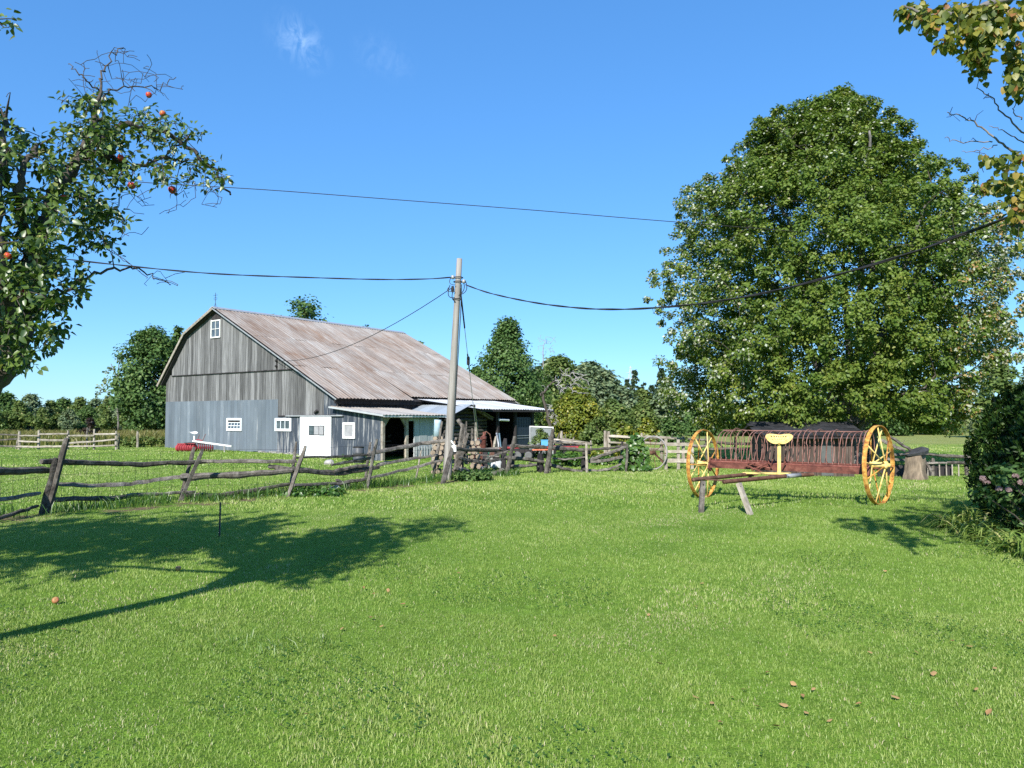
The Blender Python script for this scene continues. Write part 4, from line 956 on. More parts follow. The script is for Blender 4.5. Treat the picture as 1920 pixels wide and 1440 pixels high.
# ================================================================== BARREL, STONES, STAKE
bb_ = gnd(672, 869); bb_.z = Hf(bb_.x, bb_.y)
bar = thing('barrel', 'dark grey rain barrel standing by the barn behind the fence post', 'barrel', bb_)
BARR = mat_plain('dark_grey_plastic', (.075, .08, .09), 0.5)
MB().lathe([(.17, 0), (.20, .02), (.205, .18), (.215, .2), (.205, .22), (.205, .38), (.215, .40), (.205, .42), (.20, .60), (.18, .62)], 20).build('barrel_body', BARR, bar, True)
MB().lathe([(.207, .595), (.21, .63), (.19, .635), (.185, .60)], 20).build('barrel_rim', BLACKIRON, bar, True)
def stone(label, px, py, sx, sz, seed):
    p = gnd(px, py); r = random.Random(seed); import bmesh
    bm = bmesh.new(); bmesh.ops.create_icosphere(bm, subdivisions=2, radius=1)
    for v in bm.verts:
        f = 1 + .22 * math.sin(v.co.x * 3.1 + seed) * math.cos(v.co.y * 2.7 + seed * 2) + r.uniform(-.06, .06); v.co = Vector((v.co.x * sx * f, v.co.y * sx * .8 * f, v.co.z * sz * f))
    me = bpy.data.meshes.new('stone'); bm.to_mesh(me); bm.free(); me.materials.append(STONE)
    o = bpy.data.objects.new('stone', me); COL.objects.link(o); o.location = (p.x, p.y, Hf(p.x, p.y) + sz * .35); tag(o, label, 'stone')
stone('pale stone lying on the grass in front of the white barn door', 617, 871, .16, .14, 2)
stone('low grey stone lying under the front fence rails', 628, 921, .15, .09, 4)
stone('pale stone lying close to the barn door threshold', 641, 858, .22, .06, 7)
sk = gnd(411.5, 1007); sk.z = Hf(sk.x, sk.y)
stk = thing('iron_stake', 'thin rusty iron stake standing alone in the shaded lawn', 'stake', sk)
MB().beam((0, 0, -.1), (.004, 0, .46), .022, .006).build('stake_blade', mat_noise('pitted_iron', [(0.35, (.05, .045, .045)), (0.55, (.16, .15, .14)), (0.75, (.42, .41, .39))], (30, 30, 22), 5, .7), stk)
MB().beam((0, -.008, -.1), (.004, -.008, .46), .005, .016).build('stake_web', BLACKIRON, stk)

# ================================================================== JUNK BESIDE THE LOG SHED
jr = random.Random(15)
LOGEND = mat_noise('cut_log_end', [(0.3, (.20, .155, .11)), (0.7, (.36, .29, .22))], (7, 7, 7), 5, 0.9)
def woodpile(label, x0, x1, ytop, D, seed, hgt):
    a, b = at(x0, 870, D), at(x1, 870, D); a.z = Hf(a.x, a.y); r = random.Random(seed)
    t = thing('woodpile', label, 'woodpile', a); w = b.x - a.x; z = .07; row = 0
    while z < hgt:
        x = .05 + (row % 2) * .07
        while x < w:
            q = r.uniform(.055, .09)
            if r.random() < .9:
                L0, L1 = r.uniform(-.06, .06), .55 + r.uniform(-.08, .08)
                lg = MB().tube([(x, L0, z), (x + r.uniform(-.03, .03), L1, z + r.uniform(-.02, .02))], [q, q * .95], 7, True, [r.uniform(.75, 1.1) for _ in range(7)]).build('log', W_RAIL, t)
                MB().tube([(x, L0 - .012, z), (x, L0 - .002, z)], q * .82, 7).build('cut_end', LOGEND, lg)
            x += q * 2 + r.uniform(0, .03)
        z += .135; row += 1
    return t
woodpile('stack of split firewood left of the utility pole', 808, 838, 800, 21.0, 3, 1.05)
woodpile('stack of split firewood between the pole and the log shed', 846, 898, 800, 21.6, 4, .98)
for (label, b, tp, r_) in (('gnarled grey post leaning in the woodpile right of the pole', (862, 884), (858, 787), .085), ('short sawn post standing on end at the end of the woodpile', (893, 872), (893, 792), .11), ('thin grey post in front of the log shed', (874, 868), (875, 790), .05), ('pale broken post standing in front of the dark shed', (921, 866), (930, 818), .06), ('narrow plank standing beside the woodpile', (885, 870), (886, 803), .05)):
    p = gnd(*b); t = thing('wooden_post', label, 'post', p); q = at(tp[0], tp[1], p.y + .05)
    if r_ == .085: knobby([p - Vector((0, 0, .1)), at(871, 820, p.y), at(867, 800, p.y), q], r_, r_ * .8, W_RAIL, 'post_shaft', t, 7, 4, .2)
    else: knobby([p - Vector((0, 0, .1)), q], r_, r_ * .9, W_RAIL if r_ < .06 else W_PALE, 'post_shaft', t, 6, 5, .1, bend=.015)
    MB().tube([p.lerp(q, .7) + Vector((0, -r_ * .7, 0)), p.lerp(q, .7) + Vector((0, -r_ * 1.15, 0))], .012, 5).build('nail_head', BLACKIRON, t, world=True)
# blue white tarpaulin covered post left of the pole
p = gnd(814, 877); t = thing('wrapped_post', 'pale wrapped post standing at the corner of the ribbed porch wall', 'post', p)
MB().tube([p, at(816, 845, p.y), at(820, 812, p.y), at(821, 790, p.y)], [.12, .12, .11, .09], 8).build('post_shaft', W_PALE, t, True, world=True)
MB().tube([at(819.5, 818, p.y), at(820.5, 795, p.y), at(821, 787, p.y)], [.125, .115, .12], 8).build('plastic_wrap', mat_plain('pale_blue_plastic', (.40, .52, .60), .4), t, True, world=True)
# hand pump
p = at(907, 868, 24.5); p.z = Hf(p.x, p.y); t = thing('hand_pump', 'rusty brown cast iron hand pump in front of the machine shed', 'pump', p)
MB().lathe([(.16, 0), (.16, .03), (.075, .06), (.065, .55), (.085, .57), (.085, .9), (.10, .92), (.09, 1.0), (.03, 1.06), (.02, 1.16)], 12).build('pump_barrel', RUSTRED, t, True)
MB().tube([(0, 0, .78), (-.13, -.06, .80), (-.20, -.09, .72)], .04, 8).build('spout', RUSTRED, t, True)
MB().tube([(-.05, 0, 1.12), (.08, 0, 1.17), (.20, .0, 1.08), (.27, 0, .75), (.26, 0, .45)], .018, 6).build('pump_handle', RUSTPIPE, t, True)
MB().tube([(.02, 0, 1.0), (.06, 0, 1.16)], .02, 6).build('fulcrum', RUSTRED, t)
p = at(899, 868, 25.2); p.z = Hf(p.x, p.y); t = thing('rusty_tripod', 'rusty iron frame with bent bars beside the hand pump', 'iron frame', p)
for q in ((-.25, 0), (.22, .05), (0, .25), (.1, -.1)): MB().tube([(q[0], q[1], 0), (q[0] * .3 + .04, q[1] * .3, .95)], .03, 6).build('bar', RUSTRED, t)
MB().tube([(.24 * math.cos(a), .24 * math.sin(a), .5 + .05 * math.sin(3 * a)) for a in np.linspace(0, 6.28, 14)], .02, 5).build('ring', RUSTPIPE, t)
# buckets and containers
def bucket(label, px, py, D, r_, h_, mat, lid=None, lay=False):
    p = at(px, py, D); p.z = Hf(p.x, p.y); t = thing('bucket', label, 'bucket', p)
    if lay: t.rotation_euler = (1.3, .3, .8); t.location.z += r_ * .9
    MB().lathe([(r_ * .82, 0), (r_ * .85, .01), (r_ * .98, h_ * .93), (r_ * 1.04, h_ * .94), (r_ * 1.04, h_), (r_ * .9, h_)], 16).build('bucket_body', mat, t, True)
    if lid: MB().lathe([(r_ * .99, h_ + .002), (r_ * .99, h_ + .11), (r_ * .8, h_ + .13)], 14).build('lid', lid, t)
    MB().tube([(r_ * 1.05 * math.cos(a), r_ * .2, h_ * .95 - .75 * r_ * math.sin(a)) for a in np.linspace(0, math.pi, 10)], .006, 4).build('handle', GALV, t)
bucket('white bucket with a rusty lid under the machine shed eaves', 927, 862, 24.5, .17, .36, WHITEP, RUSTPIPE)
bucket('white bucket lying on its side in the junk behind the sagging rails', 925, 866, 23.5, .13, .26, WHITEP, None, True)
bucket('small white pail standing right of the woodpile', 915, 866, 23.8, .07, .14, WHITEP)
bucket('small green pail behind the white bucket', 915.5, 862, 25.5, .12, .55, mat_plain('green_plastic', (.12, .34, .27), .5))
bucket('flat white tub lying beside the thin iron pole', 902, 866, 23.6, .16, .08, WHITEP)
# planks stacked in the junk
for i, (a, b, lab) in enumerate((((890, 852), (935, 856), 'grey plank lying low in the junk pile'), ((928, 846), (966, 851), 'dark plank in the junk in front of the trailer'), ((905, 842), (950, 838), 'long grey board resting on the junk behind the fence'))):
    p = at(a[0], a[1], 23.3 + i * .2); g = thing('plank', lab, 'plank', Vector((p.x, p.y, Hf(p.x, p.y))))
    q = at(b[0], b[1], 23.5 + i * .2); MB().beam(p, q, .16, .04).build('plank_body', W_RAIL, g, world=True)
    for e_ in (.1, .85): 
        s_ = p.lerp(q, e_); MB().box(s_.x - .08, s_.x + .08, s_.y - .06, s_.y + .06, Hf(s_.x, s_.y) - .05, s_.z - .021).build('wood_block', W_DARK, g, world=True)
p0_, p1_ = gnd(903, 868), at(890, 762, 23.4); t = thing('iron_pole', 'thin grey iron rod leaning across the log shed front', 'rod', p0_)
MB().tube([p0_, p1_], .018, 6).build('rod', GALV, t, world=True); MB().tube([p1_, p1_ + (p1_ - p0_).normalized() * .08], .03, 6).build('rod_tip', BLACKIRON, t, world=True)
p0_, p1_ = at(934, 862, 24.2), at(931, 812, 24.4)
t = thing('pipe', 'bent pale pipe standing in front of the dark machine shed', 'pipe', Vector((p0_.x, p0_.y, Hf(p0_.x, p0_.y))))
MB().tube([p0_, at(935, 834, 24.2), p1_], .03, 6).build('pipe_body', GALV, t, True, world=True); MB().tube([at(939, 838, 24.2), at(936, 812, 24.2)], .025, 6).build('pipe_branch', mat_plain('dull_blue', (.12, .2, .26), .5), t, world=True)
# tandem trailer
tb = gnd(984, 861.5); tb.z = Hf(tb.x, tb.y)
tr = thing('trailer', 'low red flat trailer with tandem wheels parked in front of the machine shed', 'trailer', tb, -.12)
for px_ in (970.5, 991):
    x = (px_ - 984) / F * tb.y
    for yy in (0, 1.2):
        w = bpy.data.objects.new('wheel', None); COL.objects.link(w); w.parent = tr; w.location = (x, yy, .155)
        MB().lathe([(.09, -.05), (.145, -.055), (.155, -.03), (.155, .03), (.145, .055), (.09, .05)], 20, axis='y').build('tyre', mat_plain('dusty_tyre', (.13, .13, .13), .8), w, True)
        MB().lathe([(.02, -.045), (.085, -.05), (.095, -.03), (.095, .02), (.02, .03)], 14, axis='y').build('rim', GALV if yy else RUSTPIPE, w, True)
MB().beam((-.85, .02, .46), (2.1, .02, .50), .06, .07).build('side_rail', RED, tr); MB().beam((-.85, 1.18, .46), (2.1, 1.18, .50), .06, .07).build('side_rail', RED, tr)
ORG = mat_noise('orange_red_paint', [(0.3, (.34, .07, .035)), (0.7, (.60, .17, .09))], (6, 6, 6), 5, .6)
MB().beam((.3, -.04, .38), (2.6, -.04, .43), .05, .05).build('lower_rail', ORG, tr)
for k in range(6): MB().box(-.84, 2.08, .08 + k * .18, .25 + k * .18, .50, .53).build('deck_board', W_DARK, tr)
MB().beam((-.85, .6, .44), (-1.4, .6, .38), .07, .07).build('draw_bar', RED, tr)
MB().box(-.40, .30, -.01, .0, .26, .40).build('mudguard', W_DARK, tr)
bp = at(1021, 838, tb.y + .1); bx = thing('blue_box', 'bright blue plastic crate on the trailer deck', 'crate', Vector((bp.x, bp.y, tb.z + .535)))
MB().box(-.13, .13, 0, .24, 0, .20).build('crate_body', BLUEP, bx); MB().box(-.145, .145, -.012, .252, .20, .23).build('crate_rim', BLUEP, bx)
ob = at(1060, 842, 27); t = thing('orange_beam', 'orange red painted beam lying behind the pale rail right of the trailer', 'beam', Vector((ob.x, ob.y, Hf(ob.x, ob.y))))
MB().beam(at(1038, 836.5, 27), at(1062, 840, 27), .10, .05).build('beam_body', ORG, t, world=True)
for px_ in (1040, 1059): 
    q = at(px_, 840, 27.05); MB().box(q.x - .05, q.x + .05, q.y - .02, q.y + .1, Hf(q.x, q.y), q.z - .03).build('support_block', W_DARK, t, world=True)
# pale framed screen panel behind the sheds
fr = at(1015, 822, 33); fr.z = Hf(fr.x, fr.y)
t = thing('screen_frame', 'white framed grey mesh pen right of the machine shed', 'pen', fr)
a_, b_ = at(994, 800, 33), at(1037, 802, 33); hx0, hx1, hz = a_.x - fr.x, b_.x - fr.x, a_.z - fr.z
for y_ in (0, .9):
    MB().beam((hx0, y_, hz), (hx1, y_, hz - .03), .04, .045).build('top_rail', WHITEP, t)
    for x_ in (hx0, hx1): MB().beam((x_, y_, 0), (x_, y_, hz), .035, .035).build('corner_post', GALV if x_ < 0 else WHITEP, t)
MB().box(hx0 + .03, hx1 - .03, .02, .03, .05, hz - .04).build('grey_panel', mat_plain('grey_mesh', (.20, .22, .23), .8), t)
# old iron wheel leaning, and garden gate
p = gnd(1224, 880); p.z = Hf(p.x, p.y); t = thing('spoked_ring', 'grey spoked iron wagon wheel propped up between the vine and the wooden gate', 'wheel', p, -.75)
WIR = .51
MB().tube([(WIR * math.cos(a), .05 * math.sin(a), WIR + WIR * math.sin(a)) for a in np.linspace(0, 2 * math.pi, 40, endpoint=False)], .024, 6, closed=True).build('rim', DEADWOOD, t, True)
for k in range(10):
    a = 2 * math.pi * k / 10; MB().tube([(.05 * math.cos(a), 0, WIR + .05 * math.sin(a)), ((WIR - .01) * math.cos(a), .05 * math.sin(a), WIR + (WIR - .01) * math.sin(a))], .009, 5).build('spoke', RUSTPIPE, t)
MB().lathe([(.05, -.14), (.065, -.1), (.065, .1), (.05, .14)], 10, (0, 0, WIR), 'y').build('hub', RUSTPIPE, t, True)
MB().tube([(0, .1, WIR), (.25, .55, .0)], .03, 6).build('axle_stub', RUSTPIPE, t)
p = gnd(1272, 880); p.z = Hf(p.x, p.y); t = thing('wooden_gate', 'weathered grey wooden garden gate of three boards left of the rake wheel', 'gate', p, -.08)
for x_, ty in ((1248.5, 822), (1271.5, 824), (1297, 823)):
    q = at(x_, ty, p.y); xx = q.x - p.x; MB().box(xx - .045, xx + .045, -.02, .03, -.05, q.z - p.z).build('upright', W_PALE, t)
for y_, hh in ((833, .10), (846.5, .085), (863.5, .12)):
    a_, b_ = at(1246, y_, p.y), at(1300, y_, p.y); MB().beam((a_.x - p.x, -.04, a_.z - p.z), (b_.x - p.x, -.04, b_.z - p.z), .035, hh).build('board', W_PALE, t)
# water tank ring behind rake: second hoop
p = at(1336, 870, 24.2); p.z = Hf(p.x, p.y); t = thing('iron_hoop', 'dark iron hoop standing in the shade behind the left rake wheel', 'hoop', p, -.3)
MB().tube([(.40 * math.cos(a), 0, .40 + .40 * math.sin(a)) for a in np.linspace(0, 2 * math.pi, 32, endpoint=False)], .022, 6, closed=True).build('hoop_rim', BLACKIRON, t, True)
for k in range(6):
    a = math.pi * k / 6 + .2; MB().tube([(-.39 * math.cos(a), .005 * k, .40 - .39 * math.sin(a)), (.39 * math.cos(a), .005 * k, .40 + .39 * math.sin(a))], .008, 4).build('spoke', BLACKIRON, t)

# ================================================================== SHED UNDER THE MAPLE, STUMP, EDGING
p = gnd(1520, 893); D = p.y; p.z = Hf(p.x, p.y)
sh = thing('garden_shed', 'low dark wooden shed under the big maple behind the rake', 'shed', p, -.05)
xl, xr = at(1446, 890, D).x - p.x, at(1602, 890, D).x - p.x; ze, zp = at(1500, 817, D).z - p.z, at(1500, 792, D + .9).z - p.z
W_SHED = mat_noise('brown_shed_board', [(0.3, (.045, .032, .026)), (0.6, (.10, .075, .062)), (0.8, (.20, .17, .15))], (12, 12, 1.4), 8, 0.9, 0.5, 0.02, (0.7, 1.3))
SHIN = mat_noise('black_shingle', [(0.3, (.012, .013, .016)), (0.7, (.035, .036, .04))], (12, 12, 12), 5, 0.8, 0.4, 0.01, (0.7, 1.4))
cw_ = MB().box(xl + .03, xr - .03, .03, 1.9, -.1, ze).build('shed_wall', W_DARK, sh)
x = xl; sr = random.Random(2)
while x < xr - .02:
    e2 = min(x + sr.uniform(.14, .2), xr); MB().box(x, e2 - .01, -sr.uniform(.0, .012), .028, -.05, ze - .01).build('board', W_SHED, cw_); x = e2
for k in range(10): MB().box(xl - .01, xl + .028, .05 + k * .18, .22 + k * .18, -.05, ze - .01).build('board', W_SHED, cw_)
MB().box(.28, .60, -.035, -.013, .02, ze - .12).build('door', mat_plain('grey_green_board', (.095, .10, .095), .8), sh)
rfm = MB().prism([(-.32, ze - .02), (.95, zp), (2.2, ze - .02), (2.2, ze - .07), (.95, zp - .06), (-.32, ze - .07)], 'x', xl - .30, xr + .2).build('shed_roof', W_DARK, sh)
nrow = 7
for r_ in range(nrow):
    t0, t1 = r_ / nrow, (r_ + 1.25) / nrow; x = xl - .32 - (r_ % 2) * .12
    while x < xr + .2:
        e2 = min(x + .28, xr + .22); y0, y1 = .95 - 1.27 * t0, .95 - 1.27 * min(t1, 1.02); z0, z1 = zp + .02 - (zp - ze) * t0, zp + .035 - (zp - ze) * min(t1, 1.02)
        MB().add([(x + .006, y0, z0), (e2 - .006, y0, z0), (e2 - .006, y1, z1), (x + .006, y1, z1), (x + .006, y0, z0 - .012), (e2 - .006, y0, z0 - .012), (e2 - .006, y1, z1 - .018), (x + .006, y1, z1 - .018)], [(3, 2, 1, 0), (4, 5, 6, 7), (0, 1, 5, 4), (2, 3, 7, 6), (1, 2, 6, 5), (3, 0, 4, 7)]).build('shingle', SHIN, rfm); x = e2
# tree stump with a dark slab
p = gnd(1716, 899); p.z = Hf(p.x, p.y); D = p.y
t = thing('tree_stump', 'thick old tree stump with a dark slab on top right of the rake', 'stump', p)
mu = [1 + .12 * math.sin(k * 2.3) + .08 * math.cos(k * 4.1) for k in range(12)]
MB().tube([(0, 0, -.08), (0, 0, .06), (0, 0, .2), (.01, 0, .45), (.03, 0, .66)], [.33, .28, .24, .225, .22], 12, True, mu).build('stump_trunk', mat_noise('stump_wood', [(0.3, (.07, .055, .042)), (0.55, (.22, .17, .12)), (0.75, (.42, .33, .24))], (7, 7, 2.2), 8, .95, .9, .04), t, True)
MB().tube([(.03, 0, .65), (.02, 0, .72), (0, 0, .76)], [.30, .33, .20], 9, True, [1.1, .9, 1.05, .85, 1.1, .95, .8, 1.1, 1]).build('top_slab', mat_noise('dark_slate', [(0.3, (.03, .032, .036)), (0.7, (.08, .082, .088))], (8, 8, 8), 5, .7), t)
for lab, a, b in (('dark pole slanting down from the maple onto the stump', (1660, 829), (1697, 845)), ('thin dark bough slanting above the stump', (1676, 824), (1708, 845)), ('short dark stick leaning at the right of the stump', (1733, 862), (1746, 884))):
    q0, q1 = at(a[0], a[1], D + .6), at(b[0], b[1], D + .1); g = thing('fallen_pole', lab, 'pole', Vector((q1.x, q1.y, Hf(q1.x, q1.y))))
    knobby([q0 + (q0 - q1) * .3, q0, q1], .045, .05, W_RAIL, 'pole_body', g, 6, 5, .12); knobby([q0.lerp(q1, .4), q0.lerp(q1, .4) + Vector((.12, .02, .1))], .014, .008, W_RAIL, 'twig', g, 4, 3)
ed0, ed1 = gnd(1664, 897), gnd(1806, 895); 
ed = thing('garden_edging', 'low dark board edging with pale pickets behind the far lawn edge', 'edging', ed0)
nb = 13
for k in range(nb):
    a_, b_ = ed0.lerp(ed1, k / nb), ed0.lerp(ed1, (k + 1) / nb - .004)
    MB().add([(a_.x, a_.y + .5, -.1), (b_.x, b_.y + .5, -.1), (b_.x, b_.y + .5, .30 + .02 * math.sin(k * 5)), (a_.x, a_.y + .5, .30), (a_.x, a_.y + .55, -.1), (b_.x, b_.y + .55, -.1), (b_.x, b_.y + .55, .30), (a_.x, a_.y + .55, .30)], [(0, 1, 2, 3), (7, 6, 5, 4), (3, 2, 6, 7), (1, 5, 6, 2), (0, 3, 7, 4)]).build('board', W_DARK, ed, world=True)
for px_ in (1740, 1762, 1775, 1786, 1798):
    q = at(px_, 890, ed0.y + .42); MB().box(q.x - .014, q.x + .014, q.y, q.y + .02, Hf(q.x, q.y), .33).build('picket', W_PALE, ed, world=True)
# far lattice transmission tower
p = at(1183, 800, 380); p.z = -1.2; t = thing('transmission_tower', 'faint distant steel lattice transmission tower above the conifers', 'tower', p)
htp = at(1183, 686, 380).z - p.z
TWS = mat_plain('pale_steel', (.45, .47, .5), .6)
for sx in (-1, 1):
    for sy in (-1, 1): MB().tube([(sx * 3.2, sy * 3.2, 0), (sx * .9, sy * .9, htp * .8), (0, 0, htp)], .14, 4).build('leg', TWS, t)
for k in range(8):
    z0, z1 = htp * .1 * k, htp * .1 * (k + 1); w0, w1 = 3.2 - 2.3 * k / 8, 3.2 - 2.3 * (k + 1) / 8
    b = MB(); b.tube([(-w0, -w0, z0), (w1, -w1, z1)], .09, 3); b.tube([(w0, -w0, z0), (-w1, -w1, z1)], .09, 3); b.tube([(-w0, w0, z0), (w1, w1, z1)], .09, 3); b.build('lattice', TWS, t)
for z_, w_ in ((.78, 2.6), (.88, 2.2), (.97, 1.0)): MB().tube([(-w_, 0, htp * z_), (w_, 0, htp * z_)], .14, 4).build('cross_arm', TWS, t)

# ================================================================== TREES AND PLANTS
def sub(root, P): return P - np.array(root.location)[None, :]
def colonize(seg_pts, seg_rad, targets, r, tip=.004, step=.14, sag=0.0, wob=.02, grow=1.0, zig=.010, arch=.16):
    """grow twigs from the nearest point of a skeleton to each target; returns list of (path, radii)"""
    S = np.array(seg_pts, float); R = np.array(seg_rad, float)
    T = np.array(targets, float)
    d = np.array([np.min(np.linalg.norm(S - t, axis=1)) for t in T]); out = []
    cap = len(S) + len(T) * 12; SB = np.zeros((cap, 3)); SB[:len(S)] = S; RB = np.zeros(cap); RB[:len(R)] = R; ns = len(S)
    for i in np.argsort(d):
        t = T[i]; q = np.linalg.norm(SB[:ns] - t, axis=1); j = int(np.argmin(q)); a = SB[j].copy(); L = q[j]
        if L < .03: continue
        n = max(2, int(L / step)); ra = max(tip, min(RB[j] * .62, .012 + .012 * L) * grow)
        off = r.normal(0, wob * L ** .7, 3); path = []; 
        for k in range(n + 1):
            u = k / n; p = a + (t - a) * u + off * math.sin(math.pi * u) * 1.2 + np.array([0, 0, arch * L * math.sin(math.pi * u) - sag * L * u * u]) + (r.normal(0, zig, 3) if 0 < k < n else 0)
            path.append(p)
        rad = [ra + (tip - ra) * (k / n) for k in range(n + 1)]
        out.append((path, rad))
        m = min(len(path) - 1, 11)
        for k in np.linspace(1, len(path) - 1, m).astype(int):
            SB[ns] = path[k]; RB[ns] = rad[k]; ns += 1
    return out
def limb(pts, r0, r1, r, per=5, wob=.03):
    pts = [np.array(p, float) for p in pts]; P = []
    for i in range(len(pts) - 1):
        p0, p1, p2, p3 = pts[max(i-1, 0)], pts[i], pts[i+1], pts[min(i+2, len(pts)-1)]
        for q in np.linspace(0, 1, per, endpoint=False): P.append(.5 * ((2*p1) + (p2-p0)*q + (2*p0-5*p1+4*p2-p3)*q*q + (3*p1-p0-3*p2+p3)*q**3))
    P.append(pts[-1]); n = len(P)
    P = [p + (r.normal(0, wob, 3) if 0 < i < n - 1 else 0) for i, p in enumerate(P)]
    return P, [r0 + (r1 - r0) * (i / (n - 1)) ** .8 for i in range(n)]
def twig_leaves(paths, r, per, frac=.55, spread=.05):
    """points and axes for leaves along the outer part of every twig"""
    P, L = [], []
    for path, _ in paths:
        path = np.array(path); n = len(path) - 1
        for _ in range(per):
            u = 1 - frac * r.rand() ** 1.2; k = min(int(u * n), n - 1); p = path[k] + (path[k+1] - path[k]) * (u * n - k)
            t = unit((path[k+1] - path[k])[None])[0]; v = r.normal(0, 1, 3); v -= t * v.dot(t); v = v / max(np.linalg.norm(v), 1e-6)
            P.append(p + v * spread * r.rand()); L.append(t * .5 + v * .8 + np.array([0, 0, -.5]))
    return np.array(P), np.array(L)

def px_blob(r, px, py, rx, ry, Y, n, ydep=.45):
    out = []
    while len(out) < n:
        a, b = r.uniform(-1, 1, 2)
        if a * a + b * b > 1: continue
        out.append(np.array(at(px + a * rx, py + b * ry, Y + r.uniform(-ydep, ydep))))
    return out

def leaf_parts(root, P, N, L, S, v, mat, width, fold, curl, r, count=300):
    """the leaves that show largest become parts of their own, the rest one mesh of kind stuff"""
    N = unit(N); L = unit(L - N * np.sum(L * N, axis=1, keepdims=True)); W = np.cross(N, L)
    d = P - np.array([0, 0, EYE]); px = HX + F * d[:, 0] / d[:, 1]; dep = d[:, 1]; py = HY - F * (d[:, 2] / dep - math.tan(PITCH))
    ok = (px > 0) & (px < 1920) & (py > 0) & (py < 1440)
    score = np.where(ok, S / dep * np.clip(-N[:, 1] + .15, .1, 1), 0); pick = np.argsort(-score)[:count]; keep = np.ones(len(P), bool); keep[pick] = False
    link('foliage', leaf_mesh('foliage', P[keep] - np.array(root.location), N[keep], L[keep], S[keep], v[keep], mat, width, True, fold, curl), mat, root, 'stuff')
    Z = np.zeros((1, 3)); shared = []
    for k in range(8):
        me = leaf_mesh('leaf', Z, Z + [0, 0, 1.], Z + [1., 0, 0], np.ones(1), np.full(1, np.quantile(v, (k + .5) / 8)), mat, width, True, fold, curl); me.materials.append(mat); shared.append(me)
    vq = np.array([np.quantile(v, (k + .5) / 8) for k in range(8)])
    for i in pick:
        o = link('leaf', shared[int(np.argmin(np.abs(vq - v[i])))], None, root); s = S[i]
        M_ = Matrix(((L[i][0]*s, W[i][0]*s, N[i][0]*s, P[i][0]-root.location[0]), (L[i][1]*s, W[i][1]*s, N[i][1]*s, P[i][1]-root.location[1]), (L[i][2]*s, W[i][2]*s, N[i][2]*s, P[i][2]-root.location[2]), (0, 0, 0, 1))); o.matrix_basis = M_

